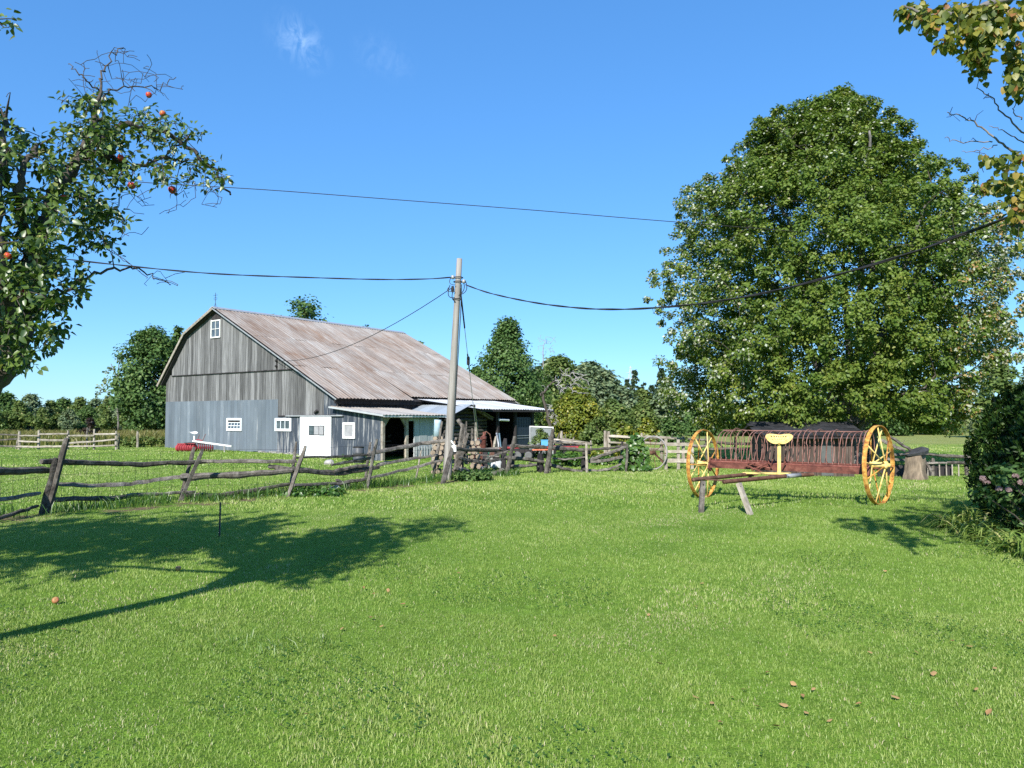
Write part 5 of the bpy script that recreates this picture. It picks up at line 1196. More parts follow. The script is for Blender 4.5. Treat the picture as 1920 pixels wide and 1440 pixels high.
# ---------------------------------------------------------------- apple tree at the left edge
def apple_tree():
    r = np.random.RandomState(31); base = Vector((-4.5, 4.45, 0)); base.z = Hf(base.x, base.y)
    t = thing('apple_tree', 'leaning apple tree with red apples and bare top twigs at the left edge', 'apple tree', base)
    A = lambda x, y, Y: at(x, y, Y)
    limbs = [
        ([base - Vector((.05, 0, .2)), A(-190, 900, 4.6), A(-70, 780, 4.8), A(5, 690, 4.9), A(42, 585, 5.0)], .105, .08),
        ([A(42, 585, 5.0), A(62, 490, 5.1), A(82, 420, 5.2), A(112, 350, 5.3), A(150, 290, 5.5), A(182, 215, 5.6), A(190, 160, 5.7)], .085, .009),
        ([A(112, 350, 5.3), A(150, 300, 5.5), A(205, 250, 5.7), A(262, 235, 5.9), A(330, 262, 6.1), A(395, 315, 6.2), A(432, 365, 6.2)], .045, .008),
        ([A(150, 290, 5.4), A(205, 292, 5.6), A(245, 318, 5.7), A(300, 298, 5.9), A(350, 300, 6.0)], .028, .008),
        ([A(20, 640, 4.9), A(5, 520, 4.7), A(-10, 400, 4.7), A(0, 300, 4.8), A(10, 225, 4.9)], .07, .015),
        ([A(62, 490, 5.1), A(40, 400, 4.9), A(45, 320, 4.8), A(70, 270, 5.0)], .045, .012),
        ([A(48, 580, 5.0), A(100, 555, 5.1), A(160, 520, 5.2), A(215, 505, 5.4), A(262, 508, 5.5), A(300, 525, 5.5)], .017, .004),
        ([A(190, 160, 5.7), A(195, 130, 5.8), A(215, 100, 5.9), A(235, 92, 6.0)], .009, .003),
        ([A(188, 190, 5.7), A(215, 165, 5.8), A(260, 160, 5.9), A(300, 165, 6.0), A(330, 145, 6.0)], .008, .003),
        ([A(186, 170, 5.7), A(150, 140, 5.6), A(128, 120, 5.6)], .007, .003),
        ([A(-70, 780, 4.8), A(-200, 600, 4.6), A(-260, 400, 4.7), A(-200, 200, 5.0), A(-120, 60, 5.3), A(-40, 40, 5.0)], .10, .02),
        ([A(-230, 520, 4.6), A(-420, 350, 4.8), A(-520, 200, 5.2)], .06, .02),
        ([A(-260, 400, 4.7), A(-330, 150, 4.3), A(-350, -50, 4.3)], .05, .02),
        ([A(-200, 600, 4.6), (-6.4, 5.0, 2.4), (-7.2, 5.3, 3.2), (-8.2, 5.6, 3.9)], .035, .012),
    ]
    SP, SR = [], []; mb = MB()
    for (pts, a, b) in limbs:
        P, R = limb([tuple(p) for p in pts], a, b, r, 6, .012); SP += P; SR += R; mb.tube(P, R, 8)
    mb.build('trunk', BARK, t, True, world=True)
    blobs = [(40, 320, 70, 85, 4.95, 44), (50, 450, 80, 80, 4.8, 62), (25, 560, 60, 70, 4.75, 60), (20, 650, 45, 55, 4.75, 42), (115, 400, 85, 65, 5.2, 62), (165, 280, 75, 60, 5.5, 56),
             (245, 240, 70, 40, 5.8, 46), (330, 262, 55, 48, 6, 34), (385, 325, 42, 45, 6.1, 20), (250, 320, 70, 45, 5.6, 38), (190, 425, 45, 50, 5.4, 24), (120, 520, 55, 55, 5.1, 40), (85, 610, 45, 45, 5, 22),
             (0, 235, 25, 40, 4.9, 8), (160, 190, 60, 25, 5.6, 16), (330, 345, 60, 30, 6.0, 12), (20, 45, 20, 14, 4.9, 3),
             (-100, 300, 90, 140, 4.9, 70), (-130, 520, 100, 130, 4.7, 70), (-260, 350, 120, 180, 4.7, 90), (-420, 300, 130, 160, 4.9, 80), (-120, 90, 80, 60, 5.2, 30), (-320, 60, 140, 110, 4.5, 60), (-520, 200, 90, 110, 5.2, 40)]
    T = []
    for b in blobs: T += px_blob(r, *b)
    for k in range(1200): T.append(np.array([r.uniform(-9.2, -5.2), r.normal(5.2, .8), r.uniform(2.4, 4.3)]))
    tw = colonize(SP, SR, T, r, .0028, .11, .06, .035)
    bare = []
    for b in [(225, 130, 65, 48, 5.8, 48), (290, 165, 55, 28, 5.9, 26), (150, 135, 30, 28, 5.6, 12), (310, 525, 45, 26, 5.5, 16), (255, 500, 30, 18, 5.4, 6), (245, 400, 40, 50, 5.6, 24), (300, 370, 60, 36, 5.9, 28), (390, 340, 50, 50, 6.1, 30), (180, 420, 60, 50, 5.4, 20), (20, 180, 18, 10, 4.9, 2), (395, 375, 40, 22, 6.1, 8)]: bare += px_blob(r, *b)
    tb_ = colonize(SP + [p for q, _ in tw for p in q[::2]], SR + [x for _, q in tw for x in q[::2]], bare, r, .0022, .12, .0, .012, 1.15, .004, .07)
    mb = MB()
    for p, q in tw + tb_: mb.tube(p, q, 4, False)
    mb.build('branches', BARK, t, True, world=True, kind='stuff')
    P, L = twig_leaves(tw, r, 17, .62, .07)
    kx = r.rand(len(P)) > np.clip((P[:, 0] / P[:, 1] * F + HX - 170) / 130, 0, 1) * .42 * (P[:, 0] > -3.6) + .26 * (P[:, 0] / P[:, 1] * F + HX > -60); P, L = P[kx], L[kx]; n = len(P)
    N = r.normal(0, .55, (n, 3)) + np.array([-.25, -.45, .6])
    v = np.clip(.42 + r.normal(0, .2, n), 0, .93); v = np.where(r.rand(n) < .03, 1.0, v)
    offf = (P[:, 0] / P[:, 1] * F + HX) < -90; S = r.uniform(.034, .066, n)
    link('foliage', leaf_mesh('foliage', sub(t, P[offf]), N[offf], L[offf], S[offf] * 1.75, v[offf], L_APPLE, .42, False, .10), L_APPLE, t, 'stuff'); P, N, L, S, v = P[~offf], N[~offf], L[~offf], S[~offf], v[~offf]
    leaf_parts(t, P, N, L, S, v, L_APPLE, .30, .10, .18, r)
    red = mat_noise('apple_skin', [(0.35, (.30, .22, .05)), (0.5, (.48, .045, .03)), (0.7, (.36, .015, .02))], (14, 14, 9), 4, .35, .02, .01, (.95, 1.05))
    am = MB().lathe([(.004, -.030), (.016, -.034), (.030, -.020), (.037, .002), (.033, .022), (.020, .031), (.005, .026)], 12).mesh('apple', True); am.materials.append(red)
    stm = MB().tube([(0, 0, .026), (.004, 0, .052)], .002, 4).mesh('stem'); stm.materials.append(BARK)
    for (x, y, Y, s) in ((323, 356, 5.9, 1.05), (247, 348, 5.5, .95), (305, 213, 5.85, .85), (226, 296, 5.5, .8), (45, 549, 4.7, .95), (279, 178, 5.8, .8), (294, 318, 5.8, .65), (120, 372, 5.0, .8), (15, 480, 4.6, .8), (-60, 400, 4.7, 1)):
        a = link('apple', am, None, t); a.location = at(x, y, Y) - Vector(t.location); a.scale = (s * .8,) * 3; a.rotation_euler = (r.uniform(-.3, .3), r.uniform(-.3, .3), r.uniform(0, 6))
        s_ = link('stem', stm, None, a)
    g = gnd(104, 1134); fa = link('apple', am.copy(), None); fa.location = (g.x, g.y, g.z + .038); fa.scale = (.8,) * 3; fa.rotation_euler = (1.1, .3, .5); fa.data.materials.clear()
    fa.data.materials.append(mat_noise('fallen_apple_skin', [(0.35, (.40, .29, .12)), (0.6, (.38, .15, .07))], (14, 14, 9), 4, .4, .02, .01)); tag(fa, 'fallen apple lying on the lawn beside the trunk shadow', 'apple')
    g = gnd(334, 1071); fb = link('apple', fa.data, None); fb.location = (g.x, g.y, g.z + .028); fb.scale = (.75,) * 3; tag(fb, 'small pale fallen apple in the tree shade on the lawn', 'apple')
apple_tree()

# ---------------------------------------------------------------- birch reaching in at the upper right
def birch():
    r = np.random.RandomState(47); base = Vector((6.4, 4.9, 0)); base.z = Hf(base.x, base.y)
    t = thing('birch_tree', 'yellowing birch branches hanging into the upper right corner', 'birch tree', base)
    A = at
    limbs = [([base - Vector((0, 0, .2)), Vector((6.35, 4.9, 2)), Vector((6.3, 5.0, 4.5)), Vector((6.4, 5.1, 7))], .16, .06),
             ([Vector((6.33, 4.95, 3.2)), A(2350, 100, 5.0), A(2150, -40, 5.0), A(1960, -20, 5.0), A(1830, 15, 5.0), A(1750, 30, 5.0), A(1695, 10, 5.05)], .06, .006),
             ([Vector((6.33, 4.95, 2.8)), A(2350, 330, 5.2), A(2120, 300, 5.2), A(1960, 310, 5.2), A(1885, 275, 5.2)], .05, .007),
             ([A(1885, 275, 5.2), A(1840, 238, 5.2), A(1808, 220, 5.2), A(1776, 210, 5.2)], .008, .003),
             ([A(2020, 300, 5.2), A(1925, 252, 5.2), A(1880, 212, 5.2), A(1858, 182, 5.2), A(1831, 166, 5.2)], .008, .003),
             ([A(1860, 266, 5.2), A(1800, 266, 5.2), A(1771, 259, 5.2)], .005, .0022),
             ([A(1915, 225, 5.2), A(1900, 210, 5.2), A(1916, 180, 5.2)], .005, .002), ([A(1920, 268, 5.2), A(1880, 245, 5.2), A(1854, 236, 5.2)], .005, .002),
             ([A(1870, 272, 5.2), A(1830, 283, 5.2), A(1803, 284, 5.2)], .004, .002),
             ([A(1960, 310, 5.2), A(1930, 350, 5.2), A(1915, 420, 5.2)], .012, .004),
             ([Vector((6.3, 5.0, 4.5)), A(2500, -300, 5.2), A(2200, -420, 5.3)], .06, .02), ([Vector((6.3, 5.0, 4.2)), Vector((5.6, 5.6, 5.6)), Vector((5.0, 6.1, 6.2))], .05, .015), ([Vector((6.35, 5.0, 5)), Vector((7.4, 5.6, 6)), Vector((8.2, 6.0, 6.3))], .05, .015)]
    SP, SR = [], []; mb = MB()
    for (pts, a, b) in limbs:
        P, R = limb([tuple(p) for p in pts], a, b, r, 6, .006); SP += P; SR += R; mb.tube(P, R, 7)
    mb.build('trunk', BARK_GREY, t, True, world=True)
    blobs = [(1865, 40, 60, 42, 5, 40), (1790, 36, 50, 28, 5.1, 22), (1720, 12, 30, 12, 5.05, 6), (1840, 95, 28, 36, 5, 16), (1905, 120, 28, 55, 5, 18), (1770, 88, 30, 12, 5.1, 5), (1700, 30, 14, 14, 5.05, 2), (1740, 65, 10, 12, 5.05, 2),
             (1890, 345, 42, 22, 5.2, 12), (1915, 385, 25, 22, 5.2, 8), (1912, 430, 14, 30, 5.2, 5), (1890, 295, 30, 10, 5.2, 5),
             (2030, 40, 110, 90, 5, 60), (2000, 350, 70, 90, 5.2, 9), (2150, 200, 120, 120, 5.2, 18), (2150, -160, 200, 100, 5, 80), (2400, 100, 150, 250, 5.2, 80), (2500, -300, 300, 200, 5.3, 120), (2150, -420, 200, 100, 5.4, 70)]
    T = []
    for b in blobs: T += px_blob(r, *b, .3)
    for k in range(170): T.append(np.array([max(r.normal(6.7, 1.3), 5.6 + .6 * r.rand()), r.normal(5.6, 1.0), r.uniform(4.4, 7.5)]))
    tw = colonize(SP, SR, T, r, .002, .10, .14, .03)
    bl = []
    for b in [(1805, 225, 40, 12, 5.2, 7), (1860, 195, 22, 18, 5.2, 6), (1800, 262, 28, 8, 5.2, 4), (1845, 320, 20, 4, 5.2, 2), (1880, 385, 36, 6, 5.2, 3), (1885, 425, 26, 12, 5.2, 3)]: bl += px_blob(r, *b, .1)
    tb_ = colonize(SP, SR, bl, r, .0016, .08, .0, .02)
    mb = MB()
    for p, q in tw + tb_: mb.tube(p, q, 4, False)
    mb.build('branches', BARK, t, True, world=True, kind='stuff')
    P, L = twig_leaves(tw, r, 14, .8, .06); L = L * .5 + np.array([0, 0, -.8]) + r.normal(0, .3, L.shape); n = len(P)
    N = r.normal(0, .6, (n, 3)) + np.array([-.3, -.7, .25]); v = np.clip(.55 + r.normal(0, .24, n), 0, .94); v = np.where(r.rand(n) < .05, 1.0, v)
    leaf_parts(t, P, N, L, r.uniform(.042, .070, n), v, L_BIRCH, .40, .08, .12, r)
birch()

# ---------------------------------------------------------------- the big maple
def clump_leaves(C, RC, per, r, center, size, flat=.75, up=.45, out=.7):
    """leaves on ragged clumps: C centres, RC radii"""
    n = len(C) * per; ci = np.repeat(np.arange(len(C)), per)
    d = unit(r.normal(0, 1, (n, 3))); rad = r.uniform(0, 1, n) ** .42
    o = d * (RC[ci] * rad)[:, None]; o[:, 2] *= flat
    P = C[ci] + o
    outw = unit(P - center[None]); N = unit(d) * .5 + outw * out * .6 + np.array([0, 0, up]) + r.normal(0, .45, (n, 3))
    L = r.normal(0, .7, (n, 3)) + outw * .5 + np.array([0, 0, -.35])
    return P, N, L, r.uniform(size * .7, size * 1.3, n), ci
def maple():
    r = np.random.RandomState(90); X0, Y0 = 11.0, 24.6; base = Vector((X0, Y0, Hf(X0, Y0)))
    t = thing('maple_tree', 'huge round silver maple with olive green foliage and pale leaf undersides', 'maple tree', base)
    def ex(px): return at(px, 700, Y0).x - X0
    def ez(py): return at(1560, 783 - (783 - py) * (1 - .055 * max(0, min(1, (620 - py) / 400))), Y0).z - base.z
    prof = [(810, 1300, 1795), (785, 1240, 1808), (740, 1230, 1812), (690, 1234, 1845), (640, 1224, 1868), (590, 1232, 1892), (545, 1226, 1905), (500, 1226, 1886), (470, 1220, 1872), (430, 1240, 1850), (390, 1252, 1828), (350, 1262, 1790), (328, 1332, 1758), (290, 1374, 1745), (232, 1388, 1700), (196, 1446, 1668), (170, 1538, 1628), (150, 1578, 1600)]
    zs = np.array([ez(p[0]) for p in prof]); lf = np.array([ex(p[1]) for p in prof]); rt = np.array([ex(p[2]) for p in prof])
    C, RC, edge = [], [], []
    # leaf clumps: dense near the skin of the crown, with hollows between boughs
    k = 0
    while len(C) < 2700:
        z = r.uniform(zs[0] + .15, zs[-1] - .1); l_, r_ = np.interp(z, zs, lf), np.interp(z, zs, rt); c = (l_ + r_) / 2; hw = (r_ - l_) / 2; hy = min(hw, 5.6) * (.95 - .25 * max(0, (z - 7) / 4))
        a = r.uniform(0, 2 * np.pi); u = r.uniform(0, 1) ** .34; rc = r.uniform(.22, .50)
        if z + rc * .6 > zs[-1]: continue
        hol = math.sin(1.25 * z + 2.2 * a + 1.0) * math.sin(2.3 * a - .9 * z) + .55 * math.sin(2.9 * z - 3.7 * a + .5)
        if u > .72 and hol > .62 and r.rand() < .85: continue
        lump = 1 - .16 * (.5 + .5 * math.sin(3.3 * a + z * 1.3)) * (.5 + .5 * math.sin(2.1 * z + 1.7 * a)) - .09 * (.5 + .5 * math.sin(7 * a - 3.1 * z)) - .05 * r.rand()
        x = c + math.cos(a) * max(hw - rc * .72, .2) * u * lump; y = math.sin(a) * max(hy - rc * .72, .2) * u * lump
        if y > 2.2 and r.rand() < .45: continue
        if u < .62 and r.rand() < .15: continue
        if z < ez(800) + .5 and abs(x - .6) < 1.2: continue
        C.append((x, y, z)); RC.append(rc); edge.append(u)
    # upswept leafy sprays that break the outline
    for k in range(620):
        z = r.uniform(zs[0] + .3, zs[-1]); l_, r_ = np.interp(z, zs, lf), np.interp(z, zs, rt); c = (l_ + r_) / 2; hw = (r_ - l_) / 2; hy = min(hw, 5.6) * (.95 - .25 * max(0, (z - 7) / 4))
        a = r.uniform(0, 2 * np.pi)
        if math.sin(a) > .5: a = -a
        lump = 1 - .16 * (.5 + .5 * math.sin(3.3 * a + z * 1.3)) * (.5 + .5 * math.sin(2.1 * z + 1.7 * a)) - .09 * (.5 + .5 * math.sin(7 * a - 3.1 * z))
        lump *= .97 + .07 * r.rand()
        C.append((c + math.cos(a) * hw * lump, math.sin(a) * hy * lump, z + r.uniform(0, .3))); RC.append(r.uniform(.13, .28)); edge.append(1.0)
    C = np.array(C); RC = np.array(RC); edge = np.array(edge)
    cen = np.array([.3, .3, 5.2])
    per = 100; P, N, L, S, ci = clump_leaves(C, RC, per, r, cen, .098)
    n = len(P)
    cv = r.normal(0, .07, len(C))[ci]; v = .35 + cv + r.normal(0, .085, n)
    # autumn tint low in the crown, rust and pale undersides towards the windward right side and outer skin
    low = np.clip((4.5 - P[:, 2]) / 4, 0, 1); v += .12 * low * (r.rand(n) < .8)
    right = np.clip((P[:, 0] - .40 * np.minimum(P[:, 1], 0) - 2.3) / 2.6, 0, 1) * np.clip((7.5 - np.abs(P[:, 2] - 4.2) * 1.2) / 4, 0, 1)
    left = np.clip((-P[:, 0] - 3.6) / 1.8, 0, 1)
    v = np.clip(v, 0, .76)
    pale = r.rand(n) < (.004 + .50 * right * (edge[ci] > .70) + .22 * left * (edge[ci] > .8) + .10 * np.clip((P[:, 2] - 8) / 3, 0, 1))
    v = np.where(pale, r.uniform(.86, .99, n), v)
    rust = (np.abs(P[:, 0] - ex(1778)) < .55) & (np.abs(P[:, 2] - ez(425)) < 1.0) & (r.rand(n) < .34); v = np.where(rust, r.uniform(.76, .83, n), v)
    rust2 = (right > .2) & (P[:, 2] < 6.0) & (r.rand(n) < .13); v = np.where(rust2, r.uniform(.74, .82, n), v)
    link('crown', leaf_mesh('crown', P, N, L, S, v, L_MAPLE, .35, False, .10), L_MAPLE, t, 'stuff')
    limbs = [([(0.05, 0, -.3), (.15, 0, .8), (.25, .1, 1.9)], .42, .34)]
    for k in range(9):
        a = k * 2.4 + .3; h = 1.7 + .1 * k; e = r.uniform(2.4, 3.6)
        limbs.append(([(.25, .1, 1.2 + k * .08), (.25 + math.cos(a) * e * .35, .1 + math.sin(a) * e * .35, h + 1.8), (.25 + math.cos(a) * e * .7, .1 + math.sin(a) * e * .7, h + 3.8 + .3 * k), (.25 + math.cos(a) * e, .1 + math.sin(a) * e * .95, h + 5.4 + .35 * k)], .19, .03))
    for k in range(8):
        a = k * .8; e = r.uniform(3.4, 4.6); limbs.append(([(.25, .1, 1.1), (.25 + math.cos(a) * e * .5, math.sin(a) * e * .5, 2.2), (.25 + math.cos(a) * e, math.sin(a) * e, 2.5 + r.uniform(-.4, 1.2))], .10, .02))
    limbs.append(([(.9, .2, .9), (1.1, -.1, 1.7), (1.3, -.4, 2.4)], .17, .1)); limbs.append(([(1.0, .2, -.3), (.95, .2, .9)], .2, .17))
    SP, SR = [], []; mb = MB()
    for (pts, a, b) in limbs:
        p, q = limb(pts, a, b, r, 6, .03); SP += p; SR += q; mb.tube(p, q, 9)
    mb.build('trunk', BARK_GREY, t, True)
    tw = colonize(SP, SR, C[r.permutation(len(C))[:420]], r, .008, .3, .05, .05, 1.6); mb = MB()
    for p, q in tw: mb.tube(p, q, 4, False)
    mb.build('branches', BARK, t, True, kind='stuff')
maple()

# ---------------------------------------------------------------- background trees
def make_tree(name, label, cat, X, Y, h, w, mat, seed, crown0=.08, form='round', ncl=90, per=38, leaf=.30, group=None, trunk=BARK, dens=1.0, xoff=0.0):
    r = np.random.RandomState(seed); z0 = Hf(X, Y); t = thing(name, label, cat, (X, Y, z0), 0, group)
    C, RC = [], []
    for k in range(ncl):
        u = r.uniform(0, 1) if form != 'conic' else r.uniform(0, 1) ** 1.1
        if form == 'round': pr = math.sin(math.pi * (.12 + .84 * u)) ** .75
        elif form == 'oval': pr = (math.sin(math.pi * (.10 + .88 * u)) ** .9) * (1.12 - .45 * u)
        elif form == 'conic': pr = (1 - u) ** .9 + .03
        elif form == 'bush': pr = math.cos(u * math.pi / 2 * .96) ** .6
        else: pr = math.sin(math.pi * (.08 + .88 * u)) ** .6 * (.72 + .28 * math.sin(u * 9 + seed))
        a = r.uniform(0, 2 * np.pi); q = r.uniform(0, 1) ** .33
        rc = w * r.uniform(.09, .17) * (1.0 if form != 'conic' else (.22 + .8 * (1 - u)))
        ex_ = 1 + .22 * math.sin(2.7 * a + seed + 4 * u)
        R_ = max(w / 2 * pr * ex_ - rc * .6, .02)
        C.append((xoff * u + math.cos(a) * R_ * q, math.sin(a) * R_ * q, h * (crown0 + (1 - crown0) * u) - rc * .3)); RC.append(rc)
    C = np.array(C); RC = np.array(RC)
    P, N, L, S, ci = clump_leaves(C, RC, per, r, np.array([0, 0, h * .5]), leaf, .75, .45, .8)
    if form == 'conic': L = L * .4 + unit(P * np.array([1, 1, 0])) + np.array([0, 0, -.25])
    v = np.clip(.45 + r.normal(0, .13, len(C))[ci] + r.normal(0, .13, len(P)), 0, 1)
    link('crown', leaf_mesh('crown', P, N, L, S, v, mat, .42 if form != 'conic' else .25, False, .12), mat, t, 'stuff')
    mb = MB(); tp, tr_ = limb([(0, 0, -.3), (w * .02, 0, h * .3), (xoff * .6, w * .02, h * .62), (xoff, 0, h * .93)], h * .022 + .03, .02, r, 4, .02); mb.tube(tp, tr_, 7)
    mb.build('trunk', trunk, t, True)
    if form not in ('conic', 'bush'):
        tw = colonize(tp, tr_, C[:26], r, .02, .6, .0, .04, 2.0); mb = MB()
        for p, q in tw: mb.tube(p, q, 4, False)
        mb.build('branches', trunk, t, True, kind='stuff')
    return t
def tree_px(name, label, cat, px, ptop, D, wpx, mat, seed, **k):
    p = at(px, ptop, D); return make_tree(name, label, cat, p.x, D, p.z - Hf(p.x, D), wpx / F * D, mat, seed, **k)

tree_px('deciduous_tree', 'tall round dark green tree just left of the barn', 'tree', 290, 617, 74, 150, L_DARKTREE, 1, form='round', ncl=300, per=80, leaf=.29, crown0=.02)
tree_px('deciduous_tree', 'slender dark tree top right behind the left barn roof', 'tree', 335, 612, 82, 70, L_DARKTREE, 2, form='oval', ncl=70, per=40, leaf=.36)
tree_px('deciduous_tree', 'green treetop rising above the middle of the barn ridge', 'tree', 569, 561, 80, 190, L_DARKTREE, 3, form='round', ncl=110, per=45, leaf=.36)
tree_px('deciduous_tree', 'small treetop just showing over the right part of the barn ridge', 'tree', 686, 610, 85, 50, L_DARKTREE, 4, form='round', ncl=50, per=36, leaf=.36)
tree_px('deciduous_tree', 'treetop just showing behind the barn ridge end', 'tree', 785, 640, 85, 60, L_DARKTREE, 44, form='round', ncl=50, per=36, leaf=.36)
tree_px('deciduous_tree', 'tall green tree with a narrow top right of the barn roof', 'tree', 952, 597, 58, 168, L_DARKTREE, 5, form='oval', ncl=330, per=62, leaf=.21, crown0=.05)
tree_px('deciduous_tree', 'dark green tree low behind the right end of the barn roof', 'tree', 895, 690, 62, 90, L_DARKTREE, 6, form='round', ncl=80, per=50, leaf=.28)
tree_px('deciduous_tree', 'olive green tree behind the dead grey branches', 'tree', 1050, 668, 86, 110, L_MIDTREE, 7, form='round', ncl=120, per=50, leaf=.36)
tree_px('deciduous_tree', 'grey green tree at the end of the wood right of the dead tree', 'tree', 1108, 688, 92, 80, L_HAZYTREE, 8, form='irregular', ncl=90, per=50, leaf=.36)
tree_px('deciduous_tree', 'yellowing round bushy tree behind the vegetable garden', 'tree', 1082, 729, 44, 100, L_YELLOW, 9, form='round', ncl=230, per=72, leaf=.15, crown0=.0)
tree_px('deciduous_tree', 'dark green bushy tree between the yellowing tree and the maple', 'tree', 1150, 752, 52, 100, L_MIDTREE, 10, form='bush', ncl=110, per=50, leaf=.22, crown0=.0)
tree_px('deciduous_tree', 'green bushy tree close to the lower left of the maple', 'tree', 1205, 758, 55, 90, L_MIDTREE, 11, form='bush', ncl=100, per=46, leaf=.24, crown0=.0)
tree_px('shrub', 'yellow green shrub beside the tall double fence post', 'shrub', 1213, 783, 46, 52, L_YELLOW, 12, form='bush', ncl=60, per=50, leaf=.16, crown0=.0)
tree_px('shrub', 'dark green shrub in shade left of the maple', 'shrub', 1258, 780, 45, 70, L_DARKTREE, 13, form='bush', ncl=60, per=50, leaf=.18, crown0=.0)
tree_px('shrub', 'olive shrub at the foot of the yellowing tree', 'shrub', 1120, 786, 42, 80, L_MIDTREE, 14, form='bush', ncl=60, per=50, leaf=.16, crown0=.0)
tree_px('shrub', 'low olive shrub between the garden fence and the wood', 'shrub', 1165, 790, 43, 60, L_YELLOW, 15, form='bush', ncl=50, per=40, leaf=.16, crown0=.0)
tree_px('shrub', 'small shrub growing in front of the grey mesh pen', 'shrub', 1014, 805, 31, 52, L_MIDTREE, 16, form='bush', ncl=50, per=40, leaf=.075, crown0=.0)
for i, (px, pt, wd) in enumerate(((1146, 710, 34), (1158, 712, 30), (1176, 712, 26), (1190, 694, 36), (1206, 716, 34), (1222, 722, 30), (1240, 690, 36), (1256, 706, 30))):
    tree_px('conifer_tree', ['leftmost slim spruce of the row behind the garden', 'second slim spruce from the left in the row behind the garden', 'spruce just left of the lattice tower', 'tallest dark spruce of the row beside the lattice tower', 'spruce just right of the tallest spruce', 'short spruce between the tallest spruce and the maple', 'spruce close to the left edge of the maple crown', 'spruce half hidden behind the left edge of the maple crown'][i], 'spruce', px, pt, 100 + 3 * (i % 3), wd * 1.35, L_CONIFER, 60 + i, form='conic', ncl=110, per=34, leaf=.34, crown0=.02, group='spruces in a row behind the garden')
tree_px('deciduous_tree', 'pale green tree right of the maple behind the cedar', 'tree', 1862, 668, 62, 110, L_MIDTREE, 17, form='round', ncl=120, per=50, leaf=.30, crown0=.1)
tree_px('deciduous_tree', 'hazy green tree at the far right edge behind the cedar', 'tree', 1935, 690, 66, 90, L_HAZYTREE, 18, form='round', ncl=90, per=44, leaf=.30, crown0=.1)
tree_px('deciduous_tree', 'dark tree behind the maple trunk at the meadow edge', 'tree', 1640, 735, 75, 160, L_DARKTREE, 19, form='round', ncl=110, per=44, leaf=.34, crown0=.0)
tree_px('deciduous_tree', 'olive tree low behind the right side of the maple', 'tree', 1745, 745, 80, 130, L_MIDTREE, 20, form='bush', ncl=110, per=44, leaf=.34, crown0=.0)
tree_px('deciduous_tree', 'dark tree behind the left side of the maple', 'tree', 1340, 745, 72, 150, L_DARKTREE, 21, form='bush', ncl=110, per=44, leaf=.32, crown0=.0)
tree_px('deciduous_tree', 'green tree behind the middle of the maple beyond the shed', 'tree', 1490, 755, 76, 170, L_MIDTREE, 22, form='bush', ncl=110, per=44, leaf=.32, crown0=.0)

# far wood at the left: individual trees of a few kinds, copied
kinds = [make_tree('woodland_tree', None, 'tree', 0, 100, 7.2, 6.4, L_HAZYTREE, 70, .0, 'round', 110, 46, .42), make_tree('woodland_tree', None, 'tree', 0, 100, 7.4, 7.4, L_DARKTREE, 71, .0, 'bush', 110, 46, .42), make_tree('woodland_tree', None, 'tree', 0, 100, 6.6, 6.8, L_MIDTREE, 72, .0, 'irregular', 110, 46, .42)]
wr = np.random.RandomState(4); used = set()
WOOD = [(-170, 735, 0, 112), (-110, 745, 1, 116), (-50, 740, 0, 118), (10, 737, 1, 112), (58, 741, 0, 117), (36, 752, 2, 106), (95, 752, 2, 120), (120, 748, 1, 126), (150, 746, 2, 124), (80, 766, 2, 104), (180, 749, 0, 122), (205, 744, 2, 116), (165, 762, 1, 106), (225, 752, 0, 112), (130, 768, 0, 102), (245, 760, 2, 104), (200, 770, 2, 98), (-20, 760, 2, 103), (270, 765, 2, 96), (300, 740, 1, 104)]
WLAB = ['rounded dusky green tree in the far wood left of the barn', 'dark green spreading tree in the far wood left of the barn', 'olive green uneven tree in the far wood left of the barn']
for (px, pt, kd, D) in WOOD:
    p = at(px, pt, D); z0 = Hf(p.x, D); o = kinds[kd] if kd not in used else copy_tree(kinds[kd]); used.add(kd)
    s = (p.z - z0) / (7.2, 7.4, 6.6)[kd]; o.location = (p.x, D, z0); o.scale = (s * wr.uniform(1.0, 1.3), s * wr.uniform(.9, 1.2), s); o.rotation_euler = (0, 0, wr.uniform(0, 6.28))
    o['label'] = WLAB[kd]; o['group'] = 'trees of the far wood left of the barn'
# wood behind the barn and maple, out to the right
for (px, pt, kd, D) in [(1005, 694, 0, 92), (1042, 674, 0, 95), (1078, 690, 0, 97), (1106, 682, 0, 99), (1132, 698, 0, 94), (1165, 726, 0, 92), (1205, 732, 2, 96), (1250, 722, 0, 94), (1010, 738, 0, 100), (1060, 745, 2, 104), (1110, 730, 0, 106), (1170, 742, 1, 112), (1230, 748, 0, 106), (1300, 755, 1, 104), (1400, 760, 2, 108), (1560, 760, 0, 104), (1700, 770, 2, 96), (1790, 772, 1, 100), (1840, 760, 0, 92), (1980, 740, 1, 90), (2060, 735, 0, 94), (860, 745, 1, 96), (930, 735, 0, 98)]:
    p = at(px, pt, D); z0 = Hf(p.x, D); o = copy_tree(kinds[kd])
    s = (p.z - z0) / (7.2, 7.4, 6.6)[kd]; o.location = (p.x, D, z0); o.scale = (s * wr.uniform(1.2, 1.6), s * wr.uniform(1, 1.3), s); o.rotation_euler = (0, 0, wr.uniform(0, 6.28))
    o['label'] = WLAB[kd].replace('left of the barn', 'right of the barn'); o['group'] = 'trees of the far wood right of the barn'

